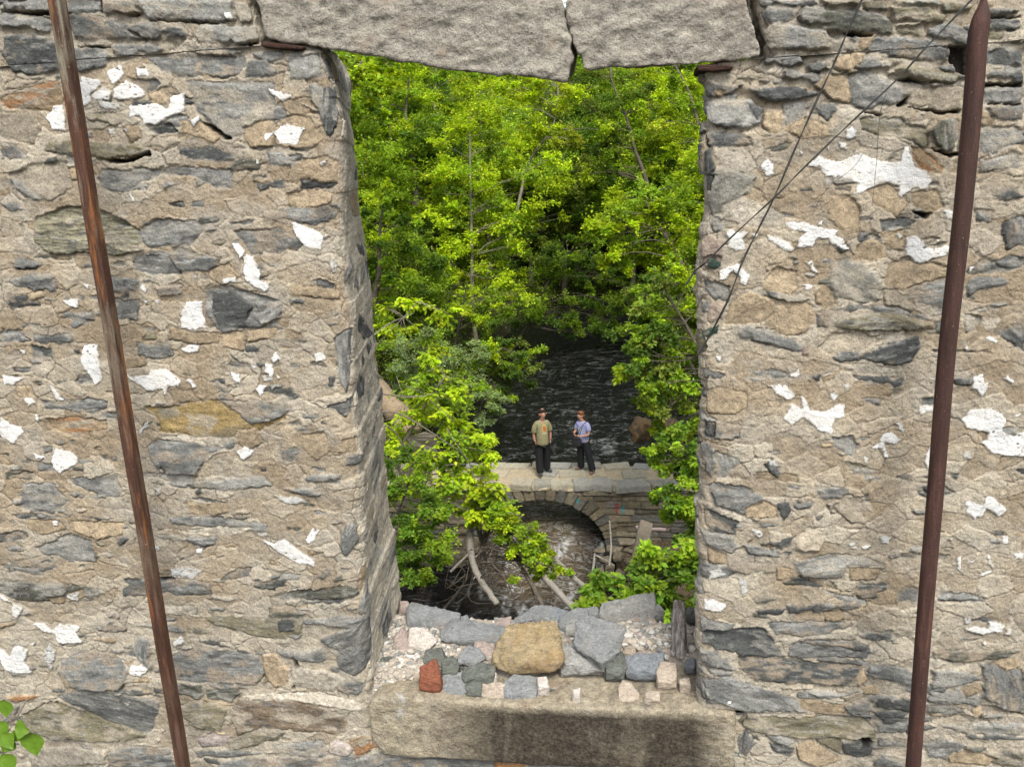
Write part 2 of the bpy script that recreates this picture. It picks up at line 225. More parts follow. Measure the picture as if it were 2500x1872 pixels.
# ---- stones, paint flakes and holes of the masonry: outlines on the wall face, read off six survey sheets
SHEETS = {
'a': (0, 0, .4069, '''
G 0,0 280,0 285,70 130,66 0,60
G 400,0 590,0 592,62 520,80 400,62
G 610,0 740,0 830,75 740,92 610,78
L 820,0 1390,0 1385,110 1330,130 880,115 830,50
L 1400,20 1500,10 1550,80 1540,130 1440,130 1400,80
V 10,66 130,68 290,70 290,92 150,84
V 760,88 830,78 800,94
V 590,0 608,0 606,80 592,78
V 890,118 1300,134 1310,142 1150,136
G 0,90 250,100 300,130 290,190 150,170 0,165
G 400,85 580,90 740,130 760,190 860,240 640,235 430,225
D 740,140 850,120 960,180 945,240 850,230 760,180
D 950,160 1060,150 1130,200 1110,235 1010,220 950,200
L 1190,150 1560,140 1580,230 1440,265 1180,250 1160,215
V 1420,268 1580,236 1590,250 1500,272
D 10,220 200,200 340,260 350,420 160,455 60,420 10,340
G 440,290 600,285 640,340 630,400 460,430 440,380
V 445,276 560,272 640,278 560,284
G 655,270 840,255 960,290 930,315 740,345 655,330
G 1110,290 1400,285 1440,310 1400,335 1200,325 1110,315
G 1510,320 1680,310 1700,345 1620,370 1540,350
G 870,345 1450,340 1470,400 1440,460 1090,475 960,410
G 1480,370 1590,360 1680,430 1650,470 1470,460
L 1730,335 1930,320 1960,460 1850,490 1730,470
G 1960,330 2085,335 2090,470 2000,470
R 0,590 180,520 340,470 370,600 350,680 250,660 0,650
B 0,680 200,670 250,760 200,870 100,850 0,820
L 1130,490 1640,500 1640,720 1500,800 1390,830 1240,730 1150,640
L 1840,510 1950,520 1960,700 1930,740 1860,600
D 1950,520 2070,530 2070,700 1985,840 1935,760 1945,640
V 1220,740 1260,750 1390,835 1340,838
G 0,870 90,880 160,950 0,960
D 1090,890 1230,870 1400,930 1420,975 1160,965 1080,920
O 300,850 500,830 850,870 900,910 800,950 640,960 420,930 280,910
V 640,962 800,948 900,908 905,930 780,970 680,980
D 880,770 1030,745 1070,790 960,805
O 500,690 700,680 770,710 700,755 620,745 530,720
G 600,1020 1000,1000 1390,1020 1390,1130 1270,1120 1180,1060 1040,1050 840,1090 770,1160 620,1130 585,1070
B 50,1050 180,990 400,980 440,1130 300,1210 150,1180
G 60,1070 130,1100 260,1195 200,1200 120,1170
D 1520,1090 1700,1080 1710,1130 1560,1150
D 1800,1080 2050,1100 1990,1130 1810,1140
S 210,1310 400,1240 640,1260 830,1380 870,1500 700,1530 300,1520 210,1450
G 830,1390 930,1320 1180,1310 1220,1380 1150,1470 900,1490 850,1450
G 1375,1330 1520,1320 1500,1350 1380,1355
G 1580,1270 1980,1230 2000,1310 1880,1350 1700,1310 1580,1330
G 1400,1390 1700,1370 1840,1440 1820,1500 1500,1530 1460,1450
G 0,1210 90,1220 160,1260 60,1262
D 75,1570 170,1560 260,1590 200,1612 90,1612
G 780,1560 920,1510 1200,1530 1330,1550 1300,1622 1000,1622 800,1600
T 1460,770 1560,720 1640,730 1640,880 1500,890 1460,830
T 1650,740 1740,690 1850,700 1950,830 1870,890 1650,880
T 1800,960 1960,935 2060,970 2050,1090 1920,1100 1810,1040
T 1720,1160 1900,1130 2010,1160 1990,1220 1860,1250 1730,1240
T 1080,730 1200,720 1260,770 1330,820 1290,860 1090,790
T 890,560 990,550 1010,620 930,630
T 740,760 830,750 860,830 780,860
B 920,820 1050,800 1100,850 1000,890 910,870
L 1600,920 1700,915 1760,980 1700,1010 1620,980
W 490,460 620,490 600,520 545,560 550,620 500,630 480,560
W 550,570 630,520 680,560 660,600 570,600
W 640,430 720,390 750,450 710,490 680,505 650,460
W 820,410 880,410 910,460 830,455
W 690,540 760,490 850,530 875,570 840,590 770,605 690,590
w 590,610 740,620 720,660 620,650
W 275,710 320,635 380,630 395,790 320,780
W 780,640 930,625 1010,650 1040,570 1110,565 1110,670 1020,700 940,750 870,750 850,690 790,710
W 1150,720 1190,695 1205,720 1160,760
W 1610,530 1690,560 1750,580 1700,610 1630,570
W 1580,800 1640,795 1720,740 1830,770 1780,870 1680,860 1640,800 1600,850
w 650,780 690,770 700,810 660,810
w 740,780 780,765 770,795
W 780,1150 815,1200 800,1210
W 1530,940 1560,980 1540,985
w 1920,970 1970,960 1950,1000 1920,1000
W 1745,1330 1880,1370 1940,1420 1930,1495 1850,1490 1780,1420
W 1390,1460 1440,1460 1475,1510 1450,1550
W 1470,1530 1520,1530 1560,1600 1530,1640 1465,1630
w 1985,1530 2010,1560 2000,1622 1985,1610
W 1340,80 1380,75 1400,110 1360,120
'''),
'b': (0, 620, .434, '''
G 70,40 160,20 240,60 200,85 100,80
G 55,150 180,110 310,120 320,210 200,215 70,180
G 610,140 760,130 790,160 760,215 610,215
L 620,250 790,260 780,370 620,380
D 470,320 520,320 530,370 480,370
G 870,180 1010,175 1020,220 910,235
G 750,10 940,0 1020,110 880,120 760,90
G 1160,200 1300,180 1560,260 1585,330 1480,410 1260,440 1160,350
D 1200,210 1330,200 1420,280 1400,400 1260,430 1200,340
L 1430,270 1580,270 1580,350 1480,400 1440,360
G 1770,140 1890,160 1870,205 1790,190
D 1950,60 2040,0 2060,80 1970,165
D 1640,250 1720,250 1710,280 1640,280
G 1510,50 1590,45 1580,80 1520,70
G 0,430 100,430 170,490 0,495
G 190,460 390,450 420,500 330,515 200,490
D 170,510 290,540 300,580 190,580
D 410,540 460,530 450,560
G 780,510 970,490 980,570 880,595 780,570
D 1380,520 1500,510 1460,545 1385,550
G 80,640 180,640 170,665 90,660
G 1960,430 2030,430 2010,640 1970,780 1910,740 1890,560 1880,470
D 1845,690 1885,690 1880,740 1850,740
G 230,820 330,850 500,810 600,830 600,870 400,875 260,870
R 260,930 400,920 600,930 610,990 420,1030 290,980
D 380,960 420,960 420,985 390,985
Y 815,860 1230,820 1360,900 1600,860 1650,880 1590,930 1460,990 1340,980 1320,1030 1080,1030 900,1000 880,910
G 1240,820 1420,820 1640,870 1560,930 1420,950 1300,880
G 820,1080 900,1040 1110,1060 1260,1090 1170,1120 1110,1240 960,1235 870,1180
M 900,1020 1040,1015 1220,1080 1090,1060 920,1045
M 1080,1040 1320,1030 1230,1080
G 1260,1060 1320,1045 1320,1095 1270,1100
G 1580,1085 1690,1090 1680,1150 1590,1170
G 240,1085 290,1085 290,1115 250,1115
D 560,1130 650,1140 650,1160 590,1155
G 210,1180 300,1180 290,1220 220,1220
G 1690,1280 1760,1235 1930,1240 1920,1265 1780,1275
L 370,1260 660,1250 680,1360 560,1360 430,1300
G 440,1350 620,1340 600,1370 450,1370
D 1100,1330 1130,1310 1140,1340 1110,1350
L 780,1230 1090,1240 1100,1290 1040,1310 930,1270 790,1250
L 860,1290 1480,1250 1530,1300 1300,1330
w 1540,1355 1690,1370 1730,1400 1600,1400
D 80,1465 250,1465 240,1475
G 1780,860 1960,830 2070,800 2050,850 1960,930 1890,870
G 1090,1375 1150,1375 1270,1400 1170,1395
G 1210,710 1290,740 1270,780 1220,750
T 1930,1040 2030,1035 2030,1120 1900,1110
T 1240,450 1380,430 1370,550 1250,520
T 1390,430 1560,410 1550,470 1390,500
T 950,400 1080,440 1230,440 1230,500 1100,510 950,480
T 1340,990 1450,980 1490,1060 1400,1110 1330,1060
T 1700,1010 1830,1000 1860,1100 1790,1160 1700,1090
T 150,220 230,210 250,240 180,270
T 490,1000 590,990 600,1020 520,1050
T 1180,80 1290,50 1360,130 1260,180 1180,140
T 1640,170 1780,180 1930,210 1920,260 1640,230
L 130,1290 300,1280 390,1380 300,1460 130,1420
T 680,580 820,570 820,630 700,650
T 90,740 180,740 190,810 100,800
W 1375,60 1410,10 1470,90 1470,150 1530,160 1500,210 1440,180 1390,150
W 1250,145 1285,130 1330,125 1330,155 1260,165
w 1860,20 1900,60 1900,100 1870,105
W 350,260 440,255 440,300 400,305
W 460,175 495,170 495,195
W 795,190 810,165 830,200 820,220
W 805,255 830,255 825,275
W 870,260 910,260 900,280
W 1020,330 1060,265 1140,265 1140,340 1165,410 1130,415 1105,430 1020,415
W 1025,530 1070,510 1125,515 1120,550 1050,555
W 455,590 480,510 550,510 580,700 540,740 510,690
W 680,660 740,690 840,680 850,645 940,645 1030,710 1000,750 960,740 930,795 920,755 830,765 760,720
W 1050,700 1080,700 1110,740 1090,755
W 1525,590 1550,550 1580,590 1540,615
W 1300,660 1350,680 1360,730 1310,700
W 1490,620 1530,620 1545,670 1520,690 1490,660
w 1475,690 1540,670 1530,720 1490,720
W 1440,760 1460,730 1500,740 1470,800
W 1765,560 1820,555 1830,590 1775,615
W 1525,740 1545,745 1530,765
W 1550,685 1575,690 1560,708
W 118,540 150,535 150,558 125,558
W 15,680 70,690 145,695 80,730 25,730
W 135,810 180,805 210,830 160,855
W 280,735 310,740 355,820 320,820
W 0,910 60,960 120,970 135,1000 75,1070 40,1050 0,1020
W 200,900 220,895 225,940 205,940
W 290,1160 320,1090 400,1110 440,1150 430,1180 340,1230 300,1200
W 190,1120 255,1140 240,1155 200,1145
w 785,990 830,940 850,970 800,990 795,1030
W 1330,1110 1380,1080 1435,1105 1380,1160 1350,1140
W 1180,1135 1195,1135 1190,1155
w 870,1310 905,1320 900,1345
w 300,1270 340,1300 330,1315
W 770,1125 790,1140 775,1150
W 1415,620 1445,635 1430,645
'''),
'c': (0, 1200, .434, '''
D 80,125 200,125 340,140 250,145 110,145
D 470,135 640,150 560,155
G 960,140 1100,140 1300,145 1505,185 1505,220 1330,215 1100,185 970,175
L 870,240 1050,250 1220,250 1210,290 1150,320 1050,280 940,270
G 1060,260 1220,255 1210,295 1150,310 1080,285
G 210,310 260,290 400,235 510,280 540,390 380,380 250,350
G 1860,185 2030,180 2030,280 1950,360 1910,340 1920,240
w 1440,230 1510,240 1480,250
G 660,280 720,240 740,270 680,300
G 1240,490 1330,420 1410,430 1410,490 1290,500
G 0,410 150,425 310,420 230,470 80,440
K 0,495 200,510 400,515 560,540 595,575 510,590 400,560 250,615 100,605 0,560
V 100,608 240,618 260,606 180,622
G 690,550 760,500 960,480 1180,510 1190,570 1060,580 900,575 700,580
V 880,490 980,480 990,495 900,505
G 1550,500 1590,460 1690,470 1680,495
G 1740,490 1850,450 1840,480 1770,495
K 1550,590 1640,560 1950,535 2040,550 2055,600 1950,612 1600,612
L 1190,580 1330,600 1300,615 1210,605
K 1500,650 1640,640 1715,690 1650,705 1500,700
D 1060,670 1110,660 1110,690 1070,690
G 560,780 620,730 710,760 700,790 590,790
G 770,750 870,745 1020,770 1040,795 940,785
M 860,640 1110,640 1100,690 990,700 870,680
O 1150,710 1300,700 1550,730 1700,740 1690,800 1600,840 1300,780 1200,750
D 1560,735 1650,730 1650,780 1570,785
G 1700,730 1900,690 2080,720 2070,750 1960,765 1720,750
G 2030,640 2210,560 2190,620 2090,700 2040,690
D 1120,840 1200,840 1290,870 1200,860
G 740,900 790,810 840,830 850,1000 750,920
G 340,950 480,900 640,910 720,1010 690,1100 560,1110 420,1100 350,1010
G 620,890 700,880 680,910
G 950,930 1100,870 1440,910 1490,1030 1440,1085 1120,1075 960,1060
G 1560,900 1680,905 1810,880 1830,960 1700,955 1600,930
G 1800,830 2180,680 2180,900 2150,990 1990,1040 1900,1000 1890,900
T 1470,920 1550,905 1620,1000 1620,1080 1550,1110 1490,1050
M 1630,980 1840,1010 1950,1060 1870,1130 1650,1100
K 970,1080 1130,1085 1145,1160 1100,1170 980,1150
K 1160,1110 1340,1100 1350,1130 1300,1175 1170,1170
G 1890,1080 2010,1070 2080,1110 2010,1145 1900,1120
G 320,1150 500,1110 900,1180 870,1330 820,1370 600,1290
O 90,1280 290,1170 440,1220 820,1370 700,1400 300,1390 120,1330
D 620,1110 780,1120 900,1150 740,1140
O 1010,1200 1180,1170 1280,1210 1250,1330 1110,1330 1020,1260
N 1290,1240 1350,1160 1500,1150 1700,1190 1950,1260 1940,1350 1880,1370 1700,1350 1480,1320 1340,1370
M 1340,1150 1500,1130 1800,1130 1990,1180 2060,1210 2040,1240 1900,1220 1600,1170 1400,1170
G 0,1220 110,1200 90,1290 0,1320
R 30,1150 200,1130 240,1150 180,1175 60,1180
M 150,1440 400,1430 600,1460 590,1530 300,1548 180,1548
G 610,1460 750,1430 950,1440 980,1548 600,1548
L 1530,1420 1820,1400 1840,1480 1800,1500 1560,1470
O 1270,1400 1400,1350 1600,1360 1560,1400 1300,1450
P 1110,1390 1200,1350 1290,1370 1260,1430 1130,1440
P 1850,1410 1900,1390 1990,1450 1960,1490 1850,1470
G 1100,1460 1300,1450 1470,1470 1300,1490 1120,1490
G 1200,1548 1300,1500 2212,1480 2212,1548
R 1960,1400 2060,1380 2110,1450 2010,1500
T 2050,440 2140,440 2140,540 2060,590 2030,540
M 1440,200 1230,190 1000,220 1100,235 1300,240
T 1060,60 1180,70 1180,130 1070,130
T 1160,70 1280,60 1290,110 1200,140
T 370,565 470,540 490,590 390,615
T 270,590 370,590 360,630 290,630
T 150,150 330,160 380,210 250,240 160,200
T 400,160 700,170 690,240 550,270 420,220
V 1650,1095 1660,1110 1640,1110
V 1660,1000 1680,990 1650,930 1640,940
W 1470,270 1540,290 1600,265 1680,320 1770,390 1765,420 1720,400 1680,400 1610,360 1560,330
W 1715,270 1760,205 1800,210 1770,270 1740,290
W 1100,320 1140,320 1130,345 1100,340
W 300,165 330,160 330,190 305,190
W 185,740 240,735 290,780 330,745 420,740 450,760 430,790 460,850 370,855 330,850 310,800 240,780
W 75,625 105,630 130,660 100,710 70,690
W 0,870 60,920 80,870 110,860 160,890 140,950 180,1020 100,1020 30,1000 0,930
W 970,850 1020,810 1040,845 985,870
W 730,985 790,975 840,1000 790,1035 730,1020
w 960,430 1050,420 1140,440 1090,485 970,480
w 840,280 900,300 905,325 850,325
w 270,860 310,900 290,1000 240,920
w 700,1190 740,1180 720,1205
W 0,565 40,590 60,620 10,600
w 380,570 450,560 440,610 390,600
W 180,850 200,850 190,865
'''),
'd': (1650, 0, .3865, '''
G 450,0 640,0 640,15 500,45 460,30
G 470,80 560,45 740,50 750,80 700,150 600,150 500,130
D 590,10 860,0 900,30 760,40
K 760,90 830,45 1160,45 1290,60 1380,160 1370,215 1250,210 1000,200 790,140
O 910,0 1170,0 1165,40 1000,35 920,15
O 1190,10 1340,20 1340,60 1210,55
O 1360,40 1600,55 1700,100 1690,140 1400,125 1370,80
G 1400,0 1660,0 1670,40 1500,30
O 1680,10 1900,20 1880,80 1700,70
L 510,190 600,145 740,160 960,200 1150,290 1150,340 1020,340 800,300 560,320 520,270
V 1060,208 1250,212 1240,224 1120,232
T 1160,240 1200,205 1270,215 1250,260 1190,325 1155,300
T 1005,370 1150,320 1200,340 1170,400 1110,450 1030,450 1005,410
G 1200,300 1270,220 1600,250 1730,290 1730,375 1600,380 1400,360 1210,340
O 1390,150 1550,135 1550,160 1400,165
O 1400,175 1560,195 1560,220 1410,215
G 1580,160 1740,150 1850,190 1850,290 1700,250 1580,230
V 1735,285 1850,300 1850,480 1780,450 1740,380
O 1770,340 1850,335 1850,400 1800,390
G 560,380 640,330 780,340 810,400 720,415 580,405
G 830,420 860,385 960,390 990,430 940,460 850,450
G 1140,430 1210,385 1390,400 1370,440 1250,445
O 1400,440 1440,395 1560,400 1780,470 1810,500 1750,525 1600,510 1480,480
V 1400,500 1480,490 1600,520 1560,525 1430,510
D 680,450 800,445 920,480 910,520 860,525 700,490
G 470,480 560,480 680,500 670,530 560,540
T 870,530 960,470 1080,480 1110,560 1100,660 1010,640 950,600
L 1095,480 1180,450 1290,460 1470,560 1480,600 1390,670 1200,690 1110,660
V 1395,668 1480,605 1465,655 1430,680
B 1470,650 1530,560 1700,540 1830,560 1810,680 1700,700 1580,680
V 1480,675 1700,706 1810,690 1800,712 1700,722
D 480,560 640,540 820,560 850,610 700,640 620,650 520,610
G 140,500 220,490 420,540 370,600 230,620 150,560
T 235,570 310,575 300,620 250,615
D 135,530 200,540 240,600 200,620 150,590
L 130,680 180,640 480,630 550,700 530,780 420,820 250,790 150,760
G 450,640 560,690 520,760 470,700
G 680,660 820,640 820,720 760,750 690,800
G 870,660 1000,650 1020,700 960,760 920,730
T 560,710 680,700 670,830 600,850 540,800
O 1150,730 1270,720 1500,770 1600,830 1590,930 1450,900 1300,880 1160,830
M 1020,690 1110,680 1240,720 1120,770 1020,750
V 1190,712 1310,722 1300,730
K 1600,830 1680,760 1800,750 1790,950 1680,960 1640,900
V 1620,940 1700,970 1800,965 1790,990 1700,985
G 1960,310 2100,300 2200,320 2200,420 1980,400
D 1990,330 2090,300 2100,390 2020,400
D 1980,120 2200,110 2200,190 2000,190
G 1980,30 2200,40 2200,90 1990,100
V 1985,100 2200,98 2200,108 1990,110
O 1980,200 2080,210 2070,250 1980,250
O 2100,240 2200,220 2200,270 2110,265
G 1960,440 2200,420 2200,520 1960,490
G 1950,560 2200,540 2200,650 1960,650
V 1950,524 2200,530 2200,542 1950,548
G 1960,680 2200,670 2200,770 2020,760
V 1980,662 2200,655 2200,664
T 1930,680 2010,760 1990,800 1930,790
L 1910,800 2200,800 2200,900 2090,920 2010,970 1920,960
L 1910,1010 2200,960 2200,1060 2000,1080 1910,1100
D 2000,1230 2120,1190 2190,1240 2080,1265
G 1890,1320 1990,1330 2000,1420 1900,1400
G 2070,1390 2200,1360 2200,1560 2090,1570 2060,1480
D 2020,1640 2200,1610 2200,1656 2030,1656
G 130,850 300,830 460,870 480,920 350,930 200,930
V 135,870 150,860 200,930 160,920
M 220,930 450,930 510,1050 480,1110 300,1060 230,980
C 200,1060 300,1050 510,1110 480,1200 300,1350 200,1370 160,1260 
D 150,960 210,940 240,1050 200,1200 160,1200
M 300,1290 420,1250 560,1300 660,1360 640,1440 420,1430 320,1360
L 180,1370 330,1390 300,1490 220,1450
E 135,1520 200,1480 300,1520 280,1656 150,1656
R 1490,930 1550,940 1690,1060 1670,1090 1560,1070 1510,1020
B 1780,870 1780,1000 1700,1200 1690,1060 
G 1290,1400 1400,1370 1510,1400 1480,1450 1300,1460
G 1120,1520 1160,1460 1220,1480 1180,1560
C 1180,1500 1250,1480 1300,1500 1270,1530
T 1140,1560 1240,1500 1330,1560 1340,1620 1240,1656 1130,1640
T 1290,1470 1450,1450 1440,1590 1340,1570
T 1490,1220 1640,1190 1700,1300 1600,1360 1490,1290
T 1200,1200 1340,1150 1480,1280 1400,1380 1250,1290
T 980,1240 1100,1230 1170,1330 1160,1470 1080,1490 960,1380
T 680,800 820,740 960,790 980,860 800,880 690,840
V 1500,1335 1610,1350 1590,1385 1520,1350
W 530,1050 580,1000 620,1050 620,1110 570,1110
W 830,1050 900,990 1010,1025 1110,1000 1140,950 1220,1000 1300,1020 1420,1020 1440,930 1470,930 1510,1050 1580,1090 1610,1150 1590,1190 1540,1200 1500,1185 1420,1245 1400,1180 1320,1150 1240,1180 1150,1230 1120,1220 1160,1160 1110,1140 1040,1120 940,1110 920,1060 860,1060
W 1070,830 1105,800 1140,840 1120,880 1080,880
W 1030,900 1070,905 1075,940 1045,935
W 785,960 805,960 800,985
W 960,930 975,935 968,950
W 680,1410 740,1395 830,1410 900,1440 980,1450 1025,1460 1000,1490 1060,1520 1100,1580 1060,1570 980,1540 960,1500 890,1500 860,1560 760,1560 770,1510 830,1470 760,1450 700,1430
W 895,1420 930,1390 920,1430
W 310,1480 350,1445 400,1470 470,1460 420,1510 435,1580 380,1590 340,1560 330,1510
W 570,1490 620,1490 700,1530 750,1570 720,1590 640,1550
W 1390,1480 1415,1470 1430,1500 1405,1510
W 1450,1500 1520,1490 1580,1540 1560,1570 1640,1570 1700,1545 1740,1560 1720,1600 1650,1610 1580,1656 1500,1656 1450,1580
W 1640,1520 1660,1515 1650,1540
W 1690,1330 1750,1340 1750,1395 1710,1370
W 480,1475 520,1480 500,1500
W 1160,880 1180,880 1170,895
'''),
'e': (1650, 620, .3865, '''
E 140,30 230,0 290,20 280,90 200,85 150,60
F 190,40 230,20 280,50 280,85 240,92 200,80
G 130,160 200,160 340,210 330,300 230,290 140,240
E 180,390 210,310 310,310 300,400 220,440 180,430
F 140,480 270,450 270,500 200,530 140,530
G 130,320 200,290 200,370 140,370
M 140,110 200,110 260,150 200,160 140,150
C 960,180 1000,60 1080,30 1200,60 1300,170 1300,290 1180,310 1010,280
T 550,170 640,80 760,110 770,210 720,260 620,230 550,230
T 350,300 470,230 630,300 620,380 540,440 430,450 300,440
T 640,330 700,300 850,310 890,400 820,500 700,520 560,450
T 1310,160 1360,50 1500,40 1730,80 1720,150 1500,200 1430,230 1310,200
T 880,260 930,180 1000,230 1010,320 960,350 880,320
B 1310,230 1390,220 1520,340 1480,360 1320,320
G 1430,260 1560,210 1720,160 1720,330 1600,330 1530,300
L 570,240 650,230 740,270 780,250 840,280 780,315 650,300
G 1840,200 1870,150 2060,150 2150,180 2060,200 1900,230 1850,270
D 2020,40 2100,15 2200,30 2200,70 2110,95 2040,80
G 1030,340 1150,320 1400,340 1600,410 1500,400 1200,360 1050,370
O 1000,440 1100,380 1350,370 1480,400 1620,450 1480,495 1200,480 1020,470
D 880,370 960,365 960,460 900,455
B 900,600 990,510 1200,490 1310,550 1180,600 1150,660 960,640
D 1170,660 1330,560 1530,520 1540,590 1480,680 1380,700 1240,680
G 950,650 1040,615 1150,620 1160,670 1040,680
G 390,490 450,450 620,500 790,570 790,620 700,600 500,550 410,530
G 440,730 560,725 730,745 700,790 560,780 460,760
G 130,740 190,725 310,765 280,790 150,785
M 250,560 290,530 370,590 350,690 260,700
M 1310,515 1400,500 1480,520 1400,550 1320,540
M 1040,700 1200,690 1390,720 1390,760 1280,765 1080,740
D 1120,770 1280,770 1440,790 1420,830 1380,860 1330,820 1150,790
G 1630,440 1720,400 1710,510 1640,500
L 1820,380 1930,400 1900,480 1830,500
G 2020,490 2200,440 2200,610 2130,570
M 1930,400 2060,400 2020,480 1940,470
D 870,770 910,765 900,810
T 1000,820 1080,790
T 920,790 1050,730 1000,790 930,820
T 1200,840 1300,830 1380,870 1350,900 1210,880
E 800,600 830,580 840,640 800,640
T 150,870 260,840 450,870 450,960 380,1010 180,1010
G 140,1060 260,1060 420,1080 400,1160 300,1170 150,1160
D 150,1060 250,1070 240,1160 150,1150
G 130,1200 210,1200 260,1260 270,1340 220,1420 160,1380
L 230,1240 400,1300 340,1400 260,1410
G 560,1330 610,1290 650,1350 650,1410 600,1380
D 960,1390 1000,1385 1000,1410 970,1410
D 1390,1410 1450,1395 1480,1430
D 1740,1390 1790,1385 1770,1420
D 1510,1460 1620,1450 1620,1510 1560,1490
L 1100,1350 1180,1340 1290,1370 1240,1395 1120,1380
G 160,1460 220,1440 480,1480 550,1530 400,1630 250,1600
G 140,1600 240,1610 280,1656 140,1656
T 440,1600 560,1550 640,1600 640,1656 430,1656
D 630,1600 700,1560 700,1620 660,1656
B 960,1570 1080,1510 1230,1560 1250,1620 1120,1656 980,1640
L 1400,1020 1430,985 1430,1030 1410,1040
L 990,1160 1100,1130 1150,1200 1100,1270 1000,1220
L 1640,800 1660,780 1680,800 1670,900 1640,880
W 275,110 330,80 390,60 400,90 460,130 440,200 410,190 400,130 360,100 320,160 280,165
W 830,50 860,40 870,80 900,125 860,115
W 790,190 860,200 860,220 820,220
W 1450,0 1720,0 1640,30 1560,40 1550,68 1500,40
W 1850,80 1880,80 1850,120
W 1940,530 1990,520 2030,550 2020,565
W 1810,590 1840,590 1830,610
W 255,650 285,650 285,675 265,680
W 730,760 780,725 780,765 730,780
W 540,805 600,830 690,830 760,900 710,920 640,890 600,840
W 975,880 1000,870 1025,890 1010,920 980,915
w 1050,825 1090,830 1080,855
W 680,1040 740,940 800,975 790,905 815,905 850,990 950,990 1030,940 1070,960 1065,1030 1000,1040 980,1130 900,1110 850,1060 800,1030 730,1080
W 1535,960 1580,955 1655,965 1640,995 1540,1000
W 1230,1220 1280,1190 1300,1140 1360,1130 1425,1175 1370,1195 1310,1180 1320,1220 1345,1280 1320,1285 1300,1230
W 1180,1270 1215,1280 1200,1330
W 1565,1310 1610,1200 1640,1210 1630,1400 1605,1400
w 1385,1070 1410,1065 1445,1110 1430,1125
W 1880,770 1940,755 1940,810 1980,800 1940,900 1900,860 1860,850
W 2060,780 2090,770 2135,800 2120,815
W 1800,1050 1860,980 1980,970 2060,1010 2080,1060 2060,1120 2120,1150 2200,1120 2200,1280 2080,1270 1990,1250 1930,1190 1960,1170 1970,1130 1900,1110 1830,1100
T 1900,1120 1950,1110 1980,1170 1940,1180
w 1815,1250 1860,1240 1860,1290 1820,1290
W 1820,1570 1900,1570 1930,1600 1970,1530 2030,1560 2085,1620 2040,1656 1970,1600 1930,1656 1880,1656
W 2130,1005 2190,1000 2150,1025
w 580,1290 630,1300 650,1340 600,1330
'''),
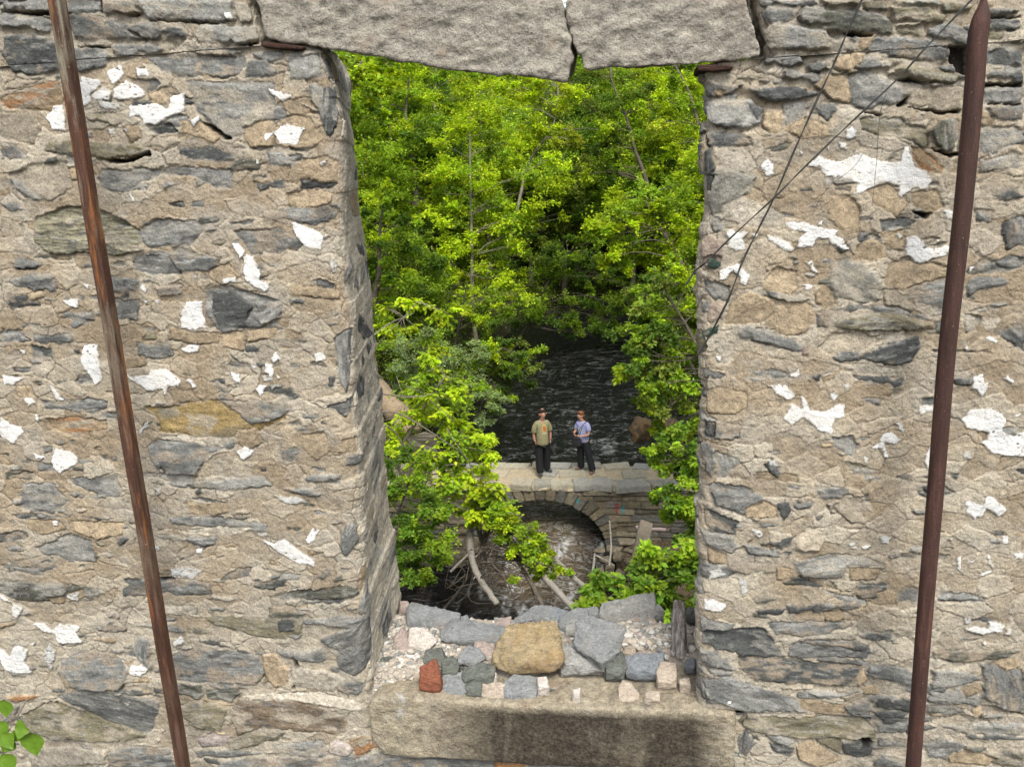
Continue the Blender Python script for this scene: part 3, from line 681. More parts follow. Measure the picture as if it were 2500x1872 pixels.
'f': (1650, 1200, .4057, '''
G 210,0 340,0 510,10 540,60 400,130 250,80
D 140,130 170,100 380,180 360,260 200,240 150,190
G 110,220 260,250 350,270 410,340 330,370 180,310
M 240,80 420,140 490,190 380,180 280,130
T 420,80 530,45 610,90 600,150 420,150
D 610,70 680,60 690,120 650,165
D 460,300 560,290 720,255 690,310 610,330 520,320
D 660,340 720,370 670,400
G 410,315 500,330 620,370 610,385 440,375
T 180,330 300,370 300,440 190,430
B 300,400 600,430 600,480 420,490 310,460
T 600,445 690,460 690,530 610,530
L 700,420 940,370 1120,380 1250,440 1040,450 1000,510 740,510
T 1030,450 1250,460 1200,530 1050,530
B 690,300 800,210 900,220 860,340 720,350
B 920,80 1020,30 1120,70 1140,190 1050,180
D 700,535 800,535 900,560 1000,580 880,580 760,560
D 1030,600 1110,550 1280,550 1270,600 1180,640 1090,640
T 1210,600 1290,580 1330,610 1320,680 1220,680
L 1340,600 1400,575 1480,590 1470,650 1340,650
G 1590,600 1760,620 1860,650 1700,655 1580,645
D 470,650 560,635 600,640 560,660 480,670
D 670,680 900,660 1110,680 1100,695 850,720 680,725
D 480,715 660,705 620,735 500,735
T 880,720 1000,710 1000,780 900,780
B 1140,740 1240,710 1320,750 1320,830 1230,850 1150,810
G 110,750 280,790 350,800 300,850 120,840
G 555,790 700,775 1070,770 1070,800 940,850 730,870 600,860
D 120,870 160,840 520,820 600,900 650,990 440,1000 330,960 130,910
G 660,970 720,890 1060,900 1160,930 1150,1000 900,990 670,1000
D 730,900 1060,905 1160,935 1140,960 900,930
G 1090,850 1290,830 1310,900 1120,890
M 620,880 1090,840 1090,890 760,885 650,940
G 120,950 220,950 310,1000 360,1080 200,1050 120,1020
D 380,990 700,1010 1110,1050 1110,1120 1000,1160 700,1150 480,1130 380,1070
L 130,1040 360,1080 350,1120 200,1100
G 1150,1040 1280,1030 1440,1090 1430,1180 1300,1140 1160,1100
G 120,1120 300,1110 740,1250 800,1330 650,1320 350,1310 180,1230
D 105,1110 180,1200 220,1280 130,1250
M 500,1330 640,1310 600,1350 510,1350
T 730,1250 800,1240 1000,1280 1030,1320 1000,1350 850,1340 760,1300
G 1020,1300 1170,1260 1180,1340 1170,1390 1050,1360
L 780,1190 1010,1210 1110,1200 1000,1240 850,1230
T 1120,1180 1220,1160 1220,1220 1140,1220
T 1080,1120 1120,1040 1160,1130 1100,1180
D 1190,1250 1300,1230 1430,1250 1440,1330 1350,1310 1200,1300
K 1510,1290 1700,1290 1760,1330 1730,1360 1640,1350 1520,1340
G 1540,1070 1700,1070 1840,1130 1730,1160 1540,1180
K 1550,960 1700,960 1850,980 2080,940 2080,980 1950,1010 1750,1030 1560,1010
G 1520,1190 1700,1190 1840,1230 1820,1290 1640,1280 1520,1270
G 1840,1040 2000,1030 2095,1100 2095,1330 1980,1320 1850,1230
T 1720,1190 1820,1140 1850,1200 1750,1240
T 1780,1310 1850,1290 1840,1360 1790,1350
T 1910,1030 2080,1010 2080,1060 1990,1080
M 1560,990 1650,1040 1560,1070
O 380,1400 420,1350 700,1360 1100,1340 1200,1440 1200,1490 1000,1490 600,1470 400,1420
G 1210,1400 1400,1380 1500,1440 1380,1450 1220,1450
D 1200,1330 1300,1300 1400,1330 1390,1390 1260,1400
G 1390,1380 1500,1410 1570,1430 1400,1460
G 370,1530 400,1430 480,1500 400,1600 370,1590
L 540,1460 640,1460 720,1500 680,1530 560,1500
D 570,1510 710,1545 690,1590 580,1560
T 720,1540 800,1490 900,1550 1000,1620 850,1656 740,1610
O 850,1500 1000,1500 1000,1590
D 1000,1510 1110,1500 1200,1520 1170,1590 1080,1600 1010,1580
V 1110,1495 1160,1480 1190,1520 1140,1540
G 1220,1500 1380,1520 1390,1540 1230,1540
G 1500,1530 1590,1490 1760,1530 1680,1570 1640,1630 1520,1600
T 1640,1600 1760,1550 1930,1610 1880,1656 1660,1640
O 1880,1560 2095,1570 2095,1656 1940,1656 1840,1600
L 1560,1400 2095,1400 2095,1470 1760,1470
G 1750,1470 1900,1465 2095,1480 2095,1490 1800,1495
V 1980,1325 2095,1345 2095,1358 2000,1340
G 1200,1610 1260,1590 1380,1640 1370,1656 1190,1656
w 450,215 510,230 525,255 490,275
W 1735,60 1790,60 1850,90 1800,170 1745,110
W 1855,70 1870,25 1920,40 1960,110 1930,140 1880,110
W 1690,390 1720,385 1710,440 1740,510 1700,460
W 1740,400 1790,420 1760,430
W 1870,370 1890,390 1910,470 1880,440
W 1830,490 1900,475 1880,495 1830,505
W 2030,370 2095,360 2095,410 2050,400
W 1740,830 1800,810 1870,830 1890,780 1980,800 1970,840 1880,850 1850,870 1790,840
w 1730,760 1780,745 1770,790 1740,790
W 1990,830 2020,820 2020,865 1990,860
W 1965,270 2000,270 2000,320 1975,310
w 1040,310 1090,290 1090,340 1045,335
W 1100,330 1180,315 1130,345
w 1225,260 1290,265 1280,310 1230,300
w 1480,240 1530,150 1510,260 1490,270
w 370,510 420,530 430,600 400,610
w 190,480 250,460 310,490 230,520 190,540
W 155,640 230,640 310,680 260,720 170,710
w 1640,280 1670,275 1650,295
W 1845,910 1880,905 1860,925
W 305,1245 335,1250 320,1270
'''),
}
# ------------------------------------------------------------------ masonry field
CLS = {  # albedo, light smear amount, relief mm, streak
 'G': ((.222, .224, .212), .44, 5, 1), 'D': ((.095, .10, .097), .34, 6, 1), 'L': ((.33, .325, .30), .45, 5, .8),
 'O': ((.25, .225, .155), .45, 6, 1), 'R': ((.36, .27, .175), .4, 6, 1.4), 'K': ((.125, .125, .10), .45, 8, 1.5),
 'S': ((.26, .245, .17), .35, 9, 2.2), 'Y': ((.34, .25, .115), .5, 4, .7), 'B': ((.43, .375, .295), .3, 4, .4),
 'T': ((.42, .335, .23), .0, 3, 0), 'M': ((.52, .47, .39), .0, 3, .2), 'C': ((.36, .345, .30), .35, 7, 0),
 'E': ((.39, .315, .26), .2, 4, 0), 'F': ((.05, .085, .07), .1, 3, 0), 'P': ((.46, .40, .37), .3, 6, 0),
 'N': ((.20, .155, .11), .5, 9, .3), 'W': ((.76, .76, .75), 0, 0, 0), 'w': ((.58, .585, .57), 0, 0, 0), 'V': ((.03, .025, .02), 0, 0, 0)}
POLY = []
for _k, (_ox, _oy, _s, _t) in SHEETS.items():
    for _l in _t.strip().split('\n'):
        _w = _l.split()
        _p = [tuple(map(float, q.split(','))) for q in _w[1:]]
        if len(_p) < 3: continue
        _q = np.array([ony(_ox + a * _s, _oy + b * _s)[[0, 2]] for a, b in _p])
        POLY.append((_w[0], _q))
POLY.sort(key=lambda p: {'W': 3, 'w': 2, 'V': 1, 'T': 0, 'M': 0}.get(p[0], -1))

def sdf(P, x, y):
    d = np.full(x.shape, 1e9); s = np.ones(x.shape)
    n = len(P)
    for i in range(n):
        ax, ay = P[i]; bx, by = P[i - 1]; ex, ey = bx - ax, by - ay
        wx = x - ax; wy = y - ay
        t = np.clip((wx * ex + wy * ey) / (ex * ex + ey * ey + 1e-12), 0, 1)
        d = np.minimum(d, (wx - ex * t) ** 2 + (wy - ey * t) ** 2)
        c1 = y >= ay; c2 = y < by; c3 = ex * wy > ey * wx
        s = np.where((c1 & c2 & c3) | (~c1 & ~c2 & ~c3), -s, s)
    return s * np.sqrt(d)

def masonry(U, Z, seed, dens, recess, cream, polys, S_=None):
    """relief in metres (outwards) and colour of a patch of rubble wall, in unfolded coordinates"""
    wu = U + .013 * fb(U * 11, Z * 11, 1) + .010 * fb(U * 27, Z * 27, 19, 2) + .0035 * fb(U * 55, Z * 55, 2, 2)
    wz = Z + .009 * fb(U * 11, Z * 11, 3) + .007 * fb(U * 27, Z * 27, 29, 2) + .0035 * fb(U * 55, Z * 55, 4, 2)
    big = fb(U * 2.2, Z * 3, 5)
    f1, f2, k1 = voro(wu * 9.5, wz * 13.5, seed)
    e1 = f2 - f1
    g1, g2, k2 = voro(wu * 24, wz * 31, seed + 1); e2 = g2 - g1
    lum = fb(U * 30, Z * 30, 8, 3)
    tan = np.array([.405, .325, .228]); crm = np.array([.52, .465, .375]); gry = np.array([.43, .392, .33])
    jm = (sstep(.0, .03, S_) if S_ is not None else 0 * U)[..., None]
    a = np.clip(.5 + .9 * fb(U * 5, Z * 7, 9) + (k1 - .5) * .7 + cream, 0, 1)[..., None]
    b = sstep(.1, .5, fb(U * 7, Z * 9, 12) + (k2 - .5) * .4)[..., None] * .6
    COL = (tan * (1 - a) + crm * a) * (1 - b) + gry * b
    COL = COL * (1 - .5 * jm) + np.array([.56, .515, .43]) * .5 * jm  # paler jamb mortar, lightened further to offset the weak light there
    COL = COL * (.90 + .20 * k1 + .10 * lum)[..., None]
    H = .012 * big + .004 * (k1 - .5) * sstep(0, .06, e1) + .0015 * (k2 - .5) + .0022 * sstep(0, .12, e1) + .001 * sstep(0, .15, e2) * (k1 > .5) + .0028 * lum + .0012 * fb(U * 120, Z * 120, 10, 2)
    m1 = sstep(-.05, .35, fb(U * 7, Z * 8, 13)); m2 = sstep(.05, .45, fb(U * 6, Z * 6, 14))
    cr = sstep(.034, .0, e1) * m1; cr2 = sstep(.05, .0, e2) * m2 * .8
    H -= .005 * cr + .003 * cr2
    COL *= (1 - .52 * np.clip(cr + cr2, 0, 1))[..., None]
    H -= recess * (.6 + .8 * sstep(-.3, .3, fb(U * 7, Z * 12, 17)))
    # scattered small stones showing through the render
    rr = np.random.RandomState(seed)
    P = []
    for j in range(len(dens)):
        x0, x1, z0, z1, pr, sz = dens[j]
        zz = z0
        while zz < z1:
            hh = sz * rr.uniform(.6, 1.5); xx = x0 + rr.uniform(0, .2)
            while xx < x1:
                ww = hh * rr.uniform(1.8, 4.5)
                if rr.rand() < pr:
                    n = rr.randint(6, 9); an = np.sort(rr.uniform(0, 2 * math.pi, n)) + rr.uniform(-.1, .1)
                    r = rr.uniform(.8, 1.1, n); tl = rr.uniform(-.15, .12)
                    px = np.sign(np.cos(an)) * np.abs(np.cos(an)) ** .55 * ww / 2 * r * .92; pz = np.sign(np.sin(an)) * np.abs(np.sin(an)) ** .7 * hh / 2 * r * .9
                    P.append((rr.choice(list('GGGDLLKOBT' if sz < .09 else 'GLLMBTDLMG')), np.stack([xx + ww / 2 + px, zz + hh / 2 + pz + px * tl], 1)))
                xx += ww + rr.uniform(.004, .03)
            zz += hh + rr.uniform(.004, .015)
    umin, umax, zmin, zmax = U.min(), U.max(), Z.min(), Z.max()
    z_rows = Z[:, 0]
    for n, (c, q) in enumerate(P + polys):
        lo = q.min(0) - .03; hi = q.max(0) + .03
        if hi[0] < umin or lo[0] > umax or hi[1] < zmin or lo[1] > zmax: continue
        r0, r1 = np.searchsorted(z_rows, [lo[1], hi[1]])
        if r1 - r0 < 2: continue
        sub = (U[r0:r1].max(0) > lo[0]) & (U[r0:r1].min(0) < hi[0]); cc = np.where(sub)[0]
        if len(cc) < 2: continue
        sl_ = (slice(r0, r1), slice(cc[0], cc[-1] + 1))
        u, z = U[sl_], Z[sl_]
        rnd = np.random.RandomState(n * 7 + seed)
        cen = q.mean(0); cv = np.cov((q - cen).T); ev, evec = np.linalg.eigh(cv); ax = evec[:, 1]
        if ax[0] < 0: ax = -ax
        if c in 'Ww': rag = .0055
        else: rag = .005
        wu_ = u + rag * fb(u * 60, z * 60, n + 50, 2) + .3 * rag * n2(u * 190, z * 190, n)
        wz_ = z + rag * fb(u * 60, z * 60, n + 90, 2) + .3 * rag * n2(u * 190, z * 190, n + 3)
        d = sdf(q, wu_, wz_)
        if c in 'GDLOKSYBRN': d = d + .010 * sstep(.0, .5, fb(u * 16, z * 16, n + 70, 3)) - .002
        al = (u - cen[0]) * ax[0] + (z - cen[1]) * ax[1]; ac = -(u - cen[0]) * ax[1] + (z - cen[1]) * ax[0]
        alb, smear, rel, stk = CLS[c]
        if c in 'Ww':
            pit = n2(u * 70, z * 110, n) + .5 * n2(u * 160, z * 260, n)
            m = sstep(.0012, -.0012, d) * (1 - (sstep(.95, 1.1, pit) if c == 'W' else sstep(.35, .9, pit)))
            H[sl_] = H[sl_] * (1 - .8 * m) + .8 * m * (.012 * big[sl_] + .006) + .0015 * m
            tone = (.95 + .06 * fb(u * 20, z * 80, n))[..., None]; sn_ = (sstep(-.012, .0, d) * sstep(-.1, .4, fb(u * 35, z * 35, n + 4)) * .6 + .25 * sstep(.1, .5, fb(u * 14, z * 20, n + 6)))[..., None]
            COL[sl_] = COL[sl_] * (1 - m[..., None]) + (np.array(alb) * (1 - sn_) + np.array([.56, .51, .43]) * sn_) * tone * m[..., None]
            rim = np.exp(-((d - .0015) / .0016) ** 2)[..., None] * .25
            COL[sl_] *= 1 - rim
            continue
        if c == 'V':
            m = sstep(.004, -.004, d)
            H[sl_] = H[sl_] * (1 - m) - .05 * m; COL[sl_] = COL[sl_] * (1 - m[..., None]) + np.array(alb) * m[..., None]  # hole is sunk, and its shade is painted in as near black
            continue
        sf = .0022 + .013 * sstep(.05, .45, fb(u * 9, z * 13, n + 61, 2)) * (c not in 'T'); m = sstep(sf, -sf, d)
        ws = al + .01 * fb(al * 30, ac * 30, n, 2); wc = ac + .006 * fb(al * 14, ac * 14, n + 5, 2)
        st = fb(ws * 16, wc * 130, n, 3, .7) * stk + .5 * fb(u * 70, z * 70, n + 1, 2) * (1.4 - min(stk, 1.2))
        fac = fb(ws * 9, wc * 22, n + 2, 2)
        fq = np.round(fac * 3.2) / 3.2 * .6 + fac * .4
        L = math.sqrt(ev[1]) * 2 + .01
        off = rnd.uniform(-.003, .012) if c not in 'TM' else rnd.uniform(.001, .004)
        off += (recess[sl_] * -.3 if hasattr(recess, 'shape') else 0)
        Hs = off + big[sl_] * .012 + rnd.uniform(-.006, .006) * al / L + rnd.uniform(-.008, .004) * ac / .04 + (rel * .001) * fq + .0011 * st * (rel / 5)
        rd = .006
        Hs = Hs - (.006 if c not in 'TM' else .004) * np.exp(np.clip(d, -1, 0) / rd * 1.6)
        col = np.array(alb) * (1 + rnd.uniform(-.16, .16))
        col = col * (1 + .42 * st + .2 * fac)[..., None]
        if c in 'GDLOKSN':
            wk = sstep(.10, .5, fb(ws * 13 + 3, wc * 60 + 3, n + 23, 4, .7))[..., None] * (.75 if c in 'GL' else .5); col = col * (1 - wk) + np.array([.46, .455, .43]) * wk
            bk = sstep(.12, .5, fb(ws * 12 - 3, wc * 44 - 3, n + 27, 4, .7))[..., None] * .7; col = col * (1 - bk) + np.array([.07, .074, .08]) * bk
        if smear:
            smk = sstep(.02, .34, fb(ws * 9, wc * 20, n + 9, 4, .65) + (smear - .40))[..., None]
            if c in 'GDK': target = np.array([.36, .345, .31]) if rnd.rand() < .6 else np.array([.40, .33, .25])
            else: target = np.array([.46, .41, .33])
            col = col * (1 - smk * .75) + target * (1 + .2 * st)[..., None] * smk * .75
            if c in 'GLO' and rnd.rand() < .6:
                dk = sstep(.1, .4, fb(ws * 8 + 5, wc * 24, n + 19, 3))[..., None] * .6; col = col * (1 - dk) + np.array([.07, .075, .08]) * dk
            if c == 'Y':
                dk = sstep(-.1, .3, fb(ws * 8 + 5, wc * 14, n + 19, 3))[..., None] * .6; col = col * (1 - dk) + np.array([.20, .19, .15]) * dk
            if c == 'R':
                dk = sstep(.0, .3, fb(ws * 6 + 5, wc * 40, n + 19, 3))[..., None] * .7; col = col * (1 - dk) + np.array([.42, .20, .08]) * dk
        if c in 'TM':
            _f1, _f2, _k = voro(u * 16 + n, z * 20, n); ck = sstep(.05, 0, _f2 - _f1) * sstep(.0, .4, fb(u * 9, z * 9, n))
            Hs = Hs - .003 * ck + .003 * lum[sl_]; col = col * (1 - .5 * ck + .08 * lum[sl_])[..., None]
        gm = sstep(-.15, .25, fb(u * 12, z * 12, n + 31, 2)) * (sf < .006) * (1 if c not in 'M' else .4)
        gr = np.exp(-(d / .0032) ** 2) * gm
        gr = gr * (.35 + .65 * sstep(0, -.02, ac))  # stronger along the lower edge: shadow under the stone painted into the colour
        H[sl_] = H[sl_] * (1 - m) + Hs * m - .0055 * gr
        COL[sl_] = (COL[sl_] * (1 - m[..., None]) + col * m[..., None]) * (1 - .55 * gr)[..., None]
    return H, np.clip(COL, .02, .85)

def interp_px(lst, Y):
    p = np.array([ony(a, b, Y) for a, b in lst]); o = np.argsort(p[:, 2]); return p[o, 2], p[o, 0]
TH = 0.75
ZS = float(ony(905, 1680)[2])            # top of the sill
LF = interp_px([(800, 130), (838, 265), (850, 640), (862, 800), (868, 1000), (878, 1200), (888, 1450), (905, 1675), (915, 1760), (940, 1840), (945, 1900)], 0)
LB = interp_px([(850, 130), (861, 220), (859, 285), (871, 407), (877, 488), (891, 590), (900, 660), (909, 740), (913, 800), (922, 902), (931, 989), (939, 1097), (944, 1206), (950, 1252), (964, 1300), (966, 1346), (974, 1422), (979, 1463)], TH)
RF = interp_px([(1700, 162), (1700, 270), (1706, 386), (1710, 522), (1700, 600), (1698, 697), (1698, 813), (1700, 968), (1700, 1103), (1704, 1258), (1695, 1301), (1704, 1403), (1697, 1484), (1693, 1646), (1693, 1725)], 0)
zt = float(ony(800, 100)[2]); zt2 = float(ony(1760, 150)[2])
def rows():
    a = np.arange(4.6, 6.95, .03); b = np.arange(6.95, 10.72, .0036); c = np.arange(10.72, 11.3, .012)
    return np.concatenate([a, b, c])
masonry_mat = mat_masonry()
wall = empty('ruined_stone_wall', (0, .35, 4.6))
tag(wall, 'ruined rubble stone wall with flaking plaster around an open window hole', 'wall')

def build_side(side):
    Zr = rows(); R = len(Zr); sg = 1 if side == 'L' else -1
    zq = np.floor(Zr / .11 + .6 * n2(Zr * 3, Zr * 0 + 5, 4))
    jit = .010 * (h32(zq, zq * 0, 5, 3 if sg > 0 else 8) - .5) * 2 + .006 * fb(Zr * 18, Zr * 0 + sg, 6)
    if side == 'L':
        xf = np.interp(Zr, *LF) + jit; xb = np.interp(Zr, *LB) + .6 * jit
        top = Zr > zt
        xf = np.where(top, np.interp(Zr, [zt, 10.47, 10.6], [ony(655, 110)[0] + .0, ony(640, 40)[0] - .004, ony(620, -40)[0] - .004]), xf)
        xb = np.where(top, xf, xb)
        far = np.linspace(-4.3, -3.25, 30)[:-1]; x0 = -3.25; nf = 610
    else:
        xf = np.interp(Zr, *RF) + jit; xb = xf + .13 + .6 * jit
        low = Zr < float(ony(1750, 1732)[2])
        xf = np.where(low, ony(1803, 1760)[0], xf); xb = np.where(low, xf, xb)
        top = Zr > zt2
        xf = np.where(top, np.interp(Zr, [zt2, 10.42, 10.6], [ony(1856, 135)[0] + .012, ony(1846, 60)[0] + .004, ony(1826, -30)[0] + .01]), xf)
        xb = np.where(top, xf + .05, xb)
        far = -np.linspace(-2.75, -1.62, 30)[:-1]; x0 = 1.62; nf = 400
    # path parameter s < 0 on the front, > 0 on the jamb
    tt = np.linspace(0, 1, nf)
    X = x0 + (xf[:, None] - x0) * tt[None]                      # front, ends at the corner
    Sfront = -np.abs(xf[:, None] - X)
    far_ = np.broadcast_to(far, (R, len(far))); Sfar = -np.abs(xf[:, None] - far_)
    sj = np.concatenate([np.arange(.004, .10, .004), np.arange(.10, TH + .004, .0075)])
    S = np.concatenate([Sfar, Sfront, np.broadcast_to(sj, (R, len(sj)))], 1)
    jl = np.hypot(xb - xf, TH); jx = (xb - xf) / jl; jy = TH / jl
    r = .085
    fx = np.where(S < 0, xf[:, None] + sg * S, xf[:, None] + jx[:, None] * S); fy = np.where(S < 0, 0, jy[:, None] * S)
    t = np.clip((S + r) / (2 * r), 0, 1)
    ax_, bx_ = xf[:, None] - sg * r, xf[:, None] + jx[:, None] * r
    bez_x = (1 - t) ** 2 * ax_ + 2 * t * (1 - t) * xf[:, None] + t ** 2 * bx_; bez_y = t ** 2 * jy[:, None] * r
    inn = np.abs(S) < r
    fx = np.where(inn, bez_x, fx); fy = np.where(inn, bez_y, fy)
    na = t * math.pi / 2
    nx = sg * np.sin(na); ny = -np.cos(na)
    ZZ = np.broadcast_to(Zr[:, None], S.shape)
    U = xf[:, None] + sg * S
    # recess of the mortar where the stones are laid dry, cream pointing low down
    up = sstep(ony(2000, 330)[2], ony(2000, 250)[2], ZZ) if side == 'R' else sstep(ony(400, 190)[2], ony(400, 130)[2], ZZ) * .7
    lowc = sstep(ony(2000, 1480)[2], ony(2000, 1560)[2], ZZ)
    recess = .027 * up + .007 * lowc
    cream = .45 * lowc + .35 * up + .5 * (S > .01)
    z_l, z_h = 6.95, 10.55
    if side == 'L':
        dens = [(-4.3, -3.1, 4.6, 11.3, .75, .06), (-3.1, -1.1, 4.6, 7.25, .7, .07), (-3.1, -1.3, 10.62, 11.3, .85, .07), (-3.1, -1.15, 7.3, 10.5, .20, .022), (-3.1, -1.2, 7.3, 10.5, .15, .045),
                (-1.05, -.3, 7.6, 11, .75, .095)]
    else:
        dens = [(1.55, 2.8, 4.6, 11.3, .75, .06), (.2, 1.55, 4.6, 7.45, .7, .07), (.3, 1.6, 10.48, 11.3, .9, .07), (.25, 1.5, 7.6, 10.3, .15, .02), (.25, 1.5, 7.5, 10.4, .10, .04),
                (-.6, .17, 7.6, 11, .75, .075)]
    H, COL = masonry(U, ZZ, 11 if side == 'L' else 23, dens, recess, cream, POLY, S)
    H = H * (1 - .35 * sstep(.05, .15, S))
    px = fx + nx * H; py = fy + ny * H
    topz = 11.05 + .12 * np.interp(np.arange(S.shape[1]), np.arange(0, S.shape[1], 25), np.random.RandomState(3).rand(len(range(0, S.shape[1], 25))))
    ZF = np.minimum(ZZ, topz[None])
    V = np.stack([px, py, ZF], -1).reshape(-1, 3)
    F = grid_faces(*S.shape)
    if sg < 0: F = F[:, ::-1]
    me = mesh_np('masonry', V, F, COL.reshape(-1, 3))
    o = link('masonry', me, masonry_mat, wall)
    # core behind the face
    core = []
    prof = [(z, float(np.interp(z, Zr, xf)) - sg * .05, float(np.interp(z, Zr, xb)) - sg * .035) for z in np.arange(4.6, 11.06, .07)]
    xo = -4.3 if sg > 0 else 2.75
    Vc = []
    for z, a, b in prof: Vc += [(xo, .07, z), (a, .07, z), (b, TH - .01, z), (xo, TH - .01, z)]
    Fc = []
    for i in range(len(prof) - 1):
        for k in range(4):
            Fc.append((4 * i + k, 4 * i + (k + 1) % 4, 4 * i + 4 + (k + 1) % 4, 4 * i + 4 + k))
    n = 4 * (len(prof) - 1); Fc += [(n, n + 1, n + 2, n + 3), (3, 2, 1, 0)]
    link('wall_core', mesh_np('core', Vc, Fc, np.full((len(Vc), 3), .3), False), masonry_mat, wall)
build_side('L'); build_side('R')

# wall under the sill
def build_low():
    Zr = np.concatenate([np.arange(4.6, 7.2, .03), np.arange(7.2, 7.80, .0036)]); Xr = np.arange(-1.32, .62, .0036)
    U, ZZ = np.meshgrid(Xr, Zr)
    P = []
    for l in '''G 780,1848 1225,1838 1230,1900 780,1900
M 1100,1845 1190,1850 1180,1860 1110,1858
R 1210,1850 1285,1855 1280,1890 1205,1890
G 1290,1862 1500,1866 1500,1900 1290,1900
G 1510,1868 1790,1872 1800,1930 1510,1920'''.split('\n'):
        w_ = l.split(); P.append((w_[0], np.array([ony(*map(float, q.split(',')))[[0, 2]] for q in w_[1:]])))
    H, COL = masonry(U, ZZ, 31, [(-1.4, .7, 4.6, 7.5, .8, .07), (-1.4, .7, 7.5, 7.8, .3, .03)], np.zeros_like(U), .4 + 0 * U, POLY + P)
    V = np.stack([U, .022 - H, ZZ], -1).reshape(-1, 3)
    link('masonry', mesh_np('masonry_low', V, grid_faces(*U.shape), COL.reshape(-1, 3)), masonry_mat, wall)
    bm = bmesh.new(); bmesh.ops.create_cube(bm, size=1)
    for v in bm.verts: v.co = Vector((-.36 + v.co.x * 2.0, .34 + v.co.y * .48, 6.15 + v.co.z * 3.1))
    me = bpy.data.meshes.new('core'); bm.to_mesh(me); bm.free()
    a = me.color_attributes.new('tint', 'FLOAT_COLOR', 'POINT'); a.data.foreach_set('color', [.3, .28, .25, 1] * 8)
    link('wall_core', me, masonry_mat, wall)
build_low()

# ------------------------------------------------------------------ rough blocks by remeshing
def remesh(bm, vox, amp=0, freq=10, seed=0, oct_=4, flat=0, aniso=(1, 1, 1), post=None):
    me = bpy.data.meshes.new('t'); bm.to_mesh(me); bm.free()
    o = bpy.data.objects.new('t', me); scene.collection.objects.link(o)
    m = o.modifiers.new('r', 'REMESH'); m.mode = 'VOXEL'; m.voxel_size = vox
    dg = bpy.context.evaluated_depsgraph_get(); dg.update()
    ev = o.evaluated_get(dg); em = ev.to_mesh()
    n = len(em.vertices); V = np.empty(n * 3, np.float32); em.vertices.foreach_get('co', V); V = V.reshape(-1, 3).astype(float)
    N = np.empty(n * 3, np.float32); em.vertices.foreach_get('normal', N); N = N.reshape(-1, 3)
    F = np.array([list(p.vertices) if len(p.vertices) == 4 else list(p.vertices) + [p.vertices[-1]] for p in em.polygons])
    ev.to_mesh_clear(); bpy.data.objects.remove(o); bpy.data.meshes.remove(me)
    if amp:
        p = V * freq * np.array(aniso) + seed * 3.7
        d = fb3(p, seed, oct_, .55)
        d = d * (1 - flat) + flat * np.round(d * 3.5) / 3.5
        V = V + N * (amp * d)[:, None]
    if post: V = post(V, N)
    F3 = F
    return mesh_np('rock', V, F3)
def prism(poly, y0, y1, bev=.02, lift=0.0):
    bm = bmesh.new(); A = [bm.verts.new((p[0], y0, p[1])) for p in poly]; zm = sum(p[1] for p in poly) / len(poly); B = [bm.verts.new((p[0], y1, p[1] + (lift if p[1] < zm else 0))) for p in poly]
    n = len(poly); bm.faces.new(A); bm.faces.new(B[::-1])
    for i in range(n): bm.faces.new((A[i], B[i], B[(i + 1) % n], A[(i + 1) % n]))
    bmesh.ops.recalc_face_normals(bm, faces=bm.faces)
    bmesh.ops.bevel(bm, geom=bm.edges[:], offset=bev, segments=2, profile=.6, affect='EDGES')
    return bm
def pxpoly(pts, Y=0): return [tuple(ony(a, b, Y)[[0, 2]]) for a, b in pts]
gran_l = mat_granite('grey lintel granite', (.37, .34, .285), (.12, .112, .10), (.54, .48, .40))
LBK = [(612, -70), (627, 0), (640, 50), (646, 88), (690, 107), (770, 116), (853, 127), (976, 150), (1129, 176), (1282, 191), (1384, 204), (1399, 147), (1393, 88), (1376, 18), (1368, -2), (1250, -12), (900, -40), (700, -75)]
RBK = [(1380, -4), (1384, 47), (1399, 100), (1411, 130), (1424, 171), (1560, 166), (1699, 160), (1828, 148), (1858, 137), (1852, 106), (1834, 65), (1822, 6), (1815, -50), (1600, -60), (1420, -30)]
for nm, pl, sd_, y1 in (('lintel_stone', LBK, 3, .30), ('lintel_stone', RBK, 9, .30)):
    me = remesh(prism(pxpoly(pl), -.012, y1, .008, .065), .0065, .014, 17, sd_, 5, .3, (1, 1, 1.8))
    link(nm, me, gran_l, wall)
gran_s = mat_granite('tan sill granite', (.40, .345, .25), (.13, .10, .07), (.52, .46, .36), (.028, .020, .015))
SIL = [(904, 1712), (918, 1698), (960, 1694), (1166, 1708), (1483, 1724), (1700, 1728), (1797, 1734), (1796, 1790), (1792, 1868), (1600, 1869), (1350, 1864), (1230, 1856), (1103, 1847), (1020, 1845), (940, 1836), (912, 1800), (902, 1745)]
me = remesh(prism(pxpoly(SIL), -.018, .42, .014), .0065, .008, 14, 5, 5, .1)
link('windowsill_stone', me, gran_s, wall)
# rusted flat irons under the lintel ends
rust_dark = mat_rock('rusted iron', (.075, .038, .028), .4, 0)
for pl, sd_ in (([(640, 104), (700, 109), (745, 116), (740, 124), (690, 122), (644, 116)], 1), ([(1702, 160), (1760, 160), (1792, 163), (1785, 172), (1740, 176), (1702, 174)], 2)):
    link('lintel_iron', remesh(prism(pxpoly(pl), -.02, .2, .003), .004, .003, 20, sd_, 3), rust_dark, wall)
